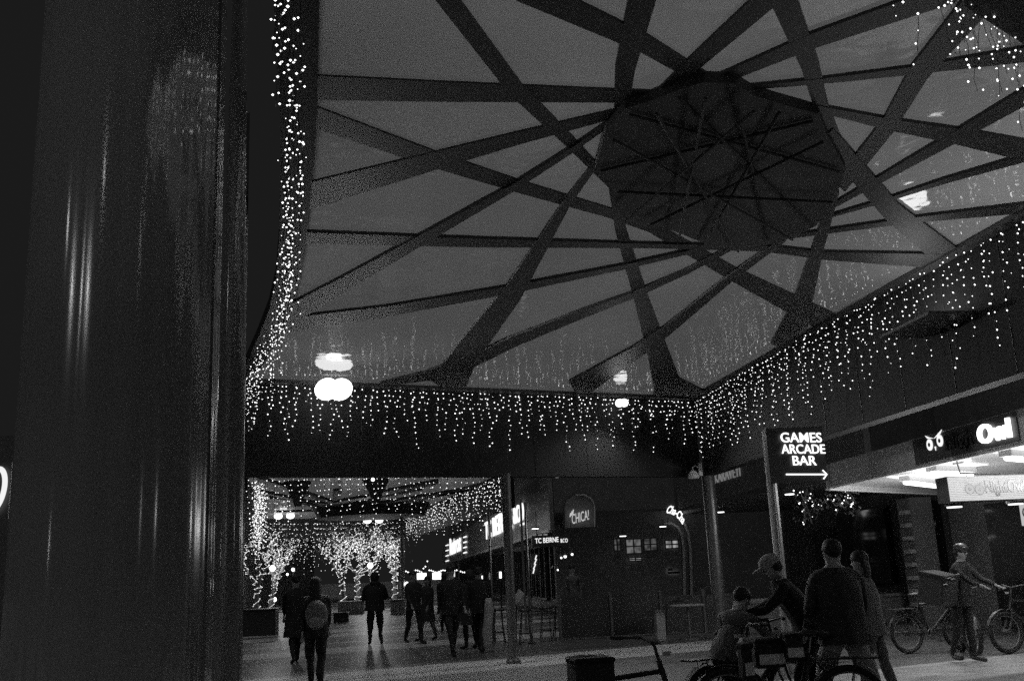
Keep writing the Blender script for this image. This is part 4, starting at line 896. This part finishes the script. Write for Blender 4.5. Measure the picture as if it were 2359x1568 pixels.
# ------------------------------------------------------------------ bicycles
def wheel(par, c, r=.34, tr=.03, fat=1.0, turn=0):
    Mz = Matrix.Rotation(turn, 3, 'Z'); c = Vector(c)
    wh = bpy.data.objects.new('wheel', None)
    tm = MB().use(M_rub); ring = [c+Mz @ Vector((0, math.cos(q)*(r-tr), math.sin(q)*(r-tr))) for q in [2*PI*k/40 for k in range(40)]]; tm.tube(ring, tr, 8, True)
    o = tm.build('wheel', None, par, smooth=True)
    rm = MB(); rm.tube([c+Mz @ Vector((0, math.cos(q)*(r-tr*2.2), math.sin(q)*(r-tr*2.2))) for q in [2*PI*k/40 for k in range(40)]], .009, 6, True); rm.build('rim', M_mid, o)
    sp = MB()
    for k in range(20):
        q = 2*PI*k/20; sp.tube([c+Mz @ Vector(((.02 if k % 2 else -.02), 0, 0)), c+Mz @ Vector((0, math.cos(q)*(r-tr*2), math.sin(q)*(r-tr*2)))], .0014, 3)
    sp.build('spokes', M_steel, o); hb = MB(); hb.tube([c+Mz @ Vector((-.06, 0, 0)), c+Mz @ Vector((.06, 0, 0))], .045, 10); hb.build('hub', M_black, o)
    bpy.data.objects.remove(wh); return o
def bicycle(label, loc, rz, box=True, tilt=0, steer=0, tr=.03, name='bicycle'):
    t = thing(name, label, 'bicycle', (loc[0], loc[1], 0), rz, 'delivery bicycles parked at the right'); t.rotation_euler = (0, R(tilt), rz)
    r = .335; wheel(t, (0, -.52, r), r, tr); wheel(t, (0, .55, r), r, tr, turn=R(steer))
    fm = MB(); bb_ = (0, -.05, .30); st = (0, -.2, .78); hd = (0, .37, .82); hl = (0, .41, .68)
    fm.tube([bb_, st], .02, 8); fm.tube([st, hd], .02, 8); fm.tube([bb_, hl], .028, 8); fm.tube([(0, .35, .9), (0, .42, .65)], .024, 8)
    for sx in (-.05, .05): fm.tube([bb_, (sx, -.52, r)], .011, 6); fm.tube([st, (sx, -.52, r)], .009, 6)
    fm.build('frame', mat('bike_paint', .04, .3, .3), t)
    fk = MB()
    for sx in (-.05, .05): fk.tube([(sx, .42, .66), (sx*1.1, .47, .5), (sx*1.1, .55, r)], .014, 6)
    fk.tube([(-.06, .42, .67), (.06, .42, .67)], .016, 6); fk.build('fork', M_black, t)
    hbm = MB(); hbm.tube([(0, .35, .9), (0, .32, 1.02)], .014, 8); hbm.tube([(-.32, .2, 1.06), (-.2, .3, 1.06), (0, .33, 1.02), (.2, .3, 1.06), (.32, .2, 1.06)], .012, 8); h_ = hbm.build('handlebar', M_black, t)
    g = MB(); [g.tube([(sx*.32, .2, 1.06), (sx*.4, .13, 1.06)], .017, 8) for sx in (-1, 1)]; g.build('grips', M_rub, h_)
    MB().tube([st, (0, -.23, .92)], .014, 8).build('seat_post', M_steel, t)
    MB().ell((0, -.26, .95), (.075, .15, .035), 14, 8).build('saddle', M_black, t, smooth=True)
    ck = MB(); ck.tube([(-.05, -.05, .3), (.05, -.05, .3)], .025, 8); ck.tube([(.06, -.05, .3), (.06, .07, .18)], .01, 6); ck.tube([(-.06, -.05, .3), (-.06, -.17, .42)], .01, 6); ck.bb(.065, .16, .03, .11, .17, .19); ck.bb(-.16, -.065, -.21, -.13, .41, .43)
    ring = [(.045, -.05+math.cos(q)*.085, .3+math.sin(q)*.085) for q in [2*PI*k/24 for k in range(24)]]; ck.tube(ring, .006, 5, True); ck.build('crank', M_steel, t)
    rk = MB(); rk.bb(-.08, .08, -.8, -.3, .72, .735); [rk.tube([(sx, -.52, r), (sx*1.2, -.6, .72)], .006, 5) for sx in (-.06, .06)]; rk.build('rack', M_black, t)
    fl = MB(); fl.lathe([(.03, 0), (.035, .03)], 10, (0, .42, .93)); fl.build('front_light', mat('lamp_clear', .6, .1), t)
    mg = MB()
    for cy in (-.52, .55):
        pts = [(0, cy+math.cos(q)*(r+.025), r+math.sin(q)*(r+.025)) for q in [R(20)+R(140)*k/12 for k in range(13)]]
        for a_, b_ in zip(pts, pts[1:]): mg.add([(-.03, a_[1], a_[2]), (.03, a_[1], a_[2]), (.03, b_[1], b_[2]), (-.03, b_[1], b_[2])], [(0, 1, 2, 3)])
    mg.build('mudguard', M_black, t); return t
def at_g(x, y): p = atz(x, y, 0); return (p.x, p.y)
bicycle('bicycle side-on with its rear wheel nearest the broad man, saddle clear', tuple(Vector(at_g(2100, 1505))+Vector((.48, .12))), R(-78), tr=.032)
bicycle('fat-tyred bicycle beneath the helmeted rider, front wheel toward the viewer', tuple(Vector(at_g(2248, 1514))+Vector((.18, .5))), PI-.35, steer=12, tr=.04)
bicycle('bicycle at the right edge with a big dark wheel cut by the frame', tuple(Vector(at_g(2345, 1507))+Vector((.5, .25))), R(100), tr=.036)
bicycle('bicycle half hidden behind the hunched rider, dark frame', (gp(1712, 9.9)[0], 9.9), R(-65), tr=.03)
bicycle('bicycle held by the rider with the pale cap', (gp(1800, 9.2)[0], 9.2), R(70), tr=.03)
t = bicycle('bicycle in the bottom centre with only saddle, box and handlebar in view', (gp(1412, 7.8)[0], 7.8), R(-80), tr=.03)
# delivery boxes
def dbox(label, p, rz, sz, strips=True, tilt=0):
    t = thing('delivery_box', label, 'delivery box', tuple(p), rz, 'insulated delivery boxes'); t.rotation_euler = (R(tilt), 0, rz)
    x, y, z = sz
    MB().bb(-x/2, x/2, -y/2, y/2, 0, z).build('body', mat('box_fabric', .025, .7, 0, .3, 12), t, bevel=.03)
    MB().bb(-x/2-.008, x/2+.008, -y/2-.008, y/2+.008, z*.86, z+.01).build('lid', C_blk, t, bevel=.02)
    if strips:
        MB().bb(-x*.42, x*.42, -y/2-.006, -y/2-.001, z*.15, z*.5).build('reflective_strip', mat('reflective', .8, .4, .2), t)
    return t
q = gp(1352, 7.7); dbox('dark insulated box on the bicycle at the bottom centre', (q[0], 7.7, .74), .1, (.3, .3, .22), False)
q = gp(1752, 8.9); dbox('dark insulated box with a wide pale strip, between the two front riders', (q[0], 8.9, .70), .05, (.28, .3, .24))
q = gp(1812, 8.8); dbox('smaller dark box with a bright strip, right of the wider one', (q[0], 8.8, .76), -.1, (.16, .3, .22))
q = gp(1706, 8.7); dbox('upright narrow pale-marked bag below the hunched rider', (q[0], 8.7, .62), .2, (.10, .12, .30))
q = aty(2166, 1350, 14.6); dbox('large tilted delivery box on the back of the helmeted rider', (q.x, 14.75, q.z-.25), .5, (.42, .42, .45), False, 12)
t = [o for o in bpy.data.objects if o.get('label') == 'large tilted delivery box on the back of the helmeted rider'][0]
mb = MB()
for k, (x, z) in enumerate(((-.17, .33), (-.08, .42), (.02, .40), (.14, .47))): mb.tube([(x-.05, -.22, z), (x, -.235, z+.015), (x+.05, -.22, z)], .006, 5)
mb.build('reflective_piping', MATS['reflective'], t)

# ------------------------------------------------------------------ unseen lamps placed behind the viewer to put streaks in the polished columns
colc = [o for o in bpy.data.objects if o.get('label', '').startswith('huge polished')][0].location
def mirror_spot(px, py, dist, colc=colc, rr=rr):
    d = ray(px, py).normalized(); o2 = Vector((EYE.x-colc.x, EYE.y-colc.y)); d2 = Vector((d.x, d.y))
    A = d2.dot(d2); B = o2.dot(d2); C_ = o2.dot(o2)-rr*rr; k = (-B-math.sqrt(max(0, B*B-A*C_)))/A
    h = EYE+d*k; n = Vector((h.x-colc.x, h.y-colc.y, 0)).normalized(); r_ = d-n*2*d.dot(n); return h+r_*dist
for px, py, dist, r_, es, lab in ((327, 560, 13, .07, 9, 'unseen lamp on a tall pole behind the viewer, mirrored mid column'), (184, 660, 14, .08, 7, 'lamp on a tall pole behind the viewer, mirrored left of centre'), (443, 585, 10, .07, 9, 'lamp on a tall pole to the right, mirrored near the column edge'),
        (160, 520, 15, .25, 1.6, 'unseen soft lamp high behind the viewer to the left'), (440, 1200, 9, .16, 3.0, 'unseen low soft lamp beside the paving at the right, mirrored low'), (350, 1180, 12, .2, .8, 'unseen faint low lamp behind the viewer'), (534, 600, 9, .10, 9, 'unseen lamp mirrored in the tapering column'), (118, 1250, 12, .12, 1.5, 'unseen low lamp mirrored at the left of the huge column')):
    p = mirror_spot(px, py, dist) if px < 500 else mirror_spot(px, py, dist, Vector((b2.x, 7.2, 0)), .085); t = thing('street_lamp', lab, 'street lamp', (p.x, p.y, 0), 0, 'unseen lamps behind the viewer')
    MB().ell((0, 0, p.z), (r_, r_, r_), 12, 8).build('globe', glow('back_%g' % es, es*6, sampled=True), t)
    MB().tube([(0, 0, 0), (0, 0, p.z-r_*.95)], .04, 8).build('pole', M_black, t)

for o in list(bpy.data.objects):
    if o.get('label') in ('lamp on a tall pole to the right, mirrored near the column edge', 'lamp on a tall pole behind the viewer, mirrored left of centre'):
        g_ = [c for c in o.children if c.name.startswith('globe')][0]; zz = sum(v.co.z for v in g_.data.vertices)/len(g_.data.vertices)
        l = bpy.data.lights.new('lamp', 'POINT'); l.energy = 130; l.shadow_soft_size = .2; lo = bpy.data.objects.new('lamp', l); COL.objects.link(lo); lo.parent = o; lo.location = (0, .35, zz-.1)  # extra point light added here to brighten riders, box strips and columns
# pendants and squiggle sign inside the entrance
for x, y, Y, r_, lab in ((1302, 1281, 32, .05, 'left of the entrance figure'), (1293, 1284, 32.5, .035, 'smallest, beside the left pendant'), (1318, 1276, 31.5, .04, 'by the entrance corner'), (1285, 1312, 33, .03, 'low among the bottles')):
    p = aty(x, y, Y); t = thing('pendant_lamp', 'tiny pendant bulb inside the entrance, '+lab, 'lamp', tuple(p), 0, 'pendant bulbs inside the entrance')
    MB().ell((0, 0, 0), (r_, r_, r_), 10, 6).build('bulb', glow('pendant', 2), t); MB().lathe([(.1, .03), (.03, .12)], 12).build('lamp_shade', M_black, t); MB().tube([(0, 0, .1), (0, 0, 3.1-p.z)], .008, 5).build('cord', M_black, t)
t = thing('neon_sign', 'narrow vertical neon squiggle beside the thin steel post', 'sign', tuple(aty(1232, 1300, 24.6)))
mb = MB(); mb.tube([aty(1236, 1278, 24.6), aty(1233, 1288, 24.6), aty(1236, 1287, 24.6), aty(1231, 1299, 24.6), aty(1234, 1298, 24.6), aty(1229, 1310, 24.6), aty(1231, 1309, 24.6), aty(1228, 1320, 24.6)], .014, 6); part('tube', mb, glow('squiggle', 1.1), t)
mb = MB(); a = aty(1226, 1324, 24.65); b = aty(1239, 1274, 24.65); mb.bb(a.x, b.x, 24.66, 24.68, a.z, b.z); part('backing', mb, M_black, t)

t = thing('added_uplight', 'added lamp on the side fascia, lens up, mirrored as a bright patch in the canopy', 'floodlight', (6.58, 11.3, 4.34))  # added lamp, seen only as a bright mirrored patch in the roof
t.scale = (1.25, 1.8, 1)
MB().bb(-.26, .24, -.34, .34, 0, .05).build('housing', M_black, t, bevel=.01)
mb = MB(); mb.add([(-.22, -.3, .056), (.02, -.22, .056), (.2, .02, .056), (.2, .3, .056), (-.02, .3, .056), (-.2, .04, .056)], [(0, 1, 2, 3, 4, 5)]); mb.build('lens', glow('added_lens', 5.5, sampled=True), t)
MB().tube([(.2, 0, .02), (.34, 0, -.12)], .02, 6).build('bracket', M_black, t)
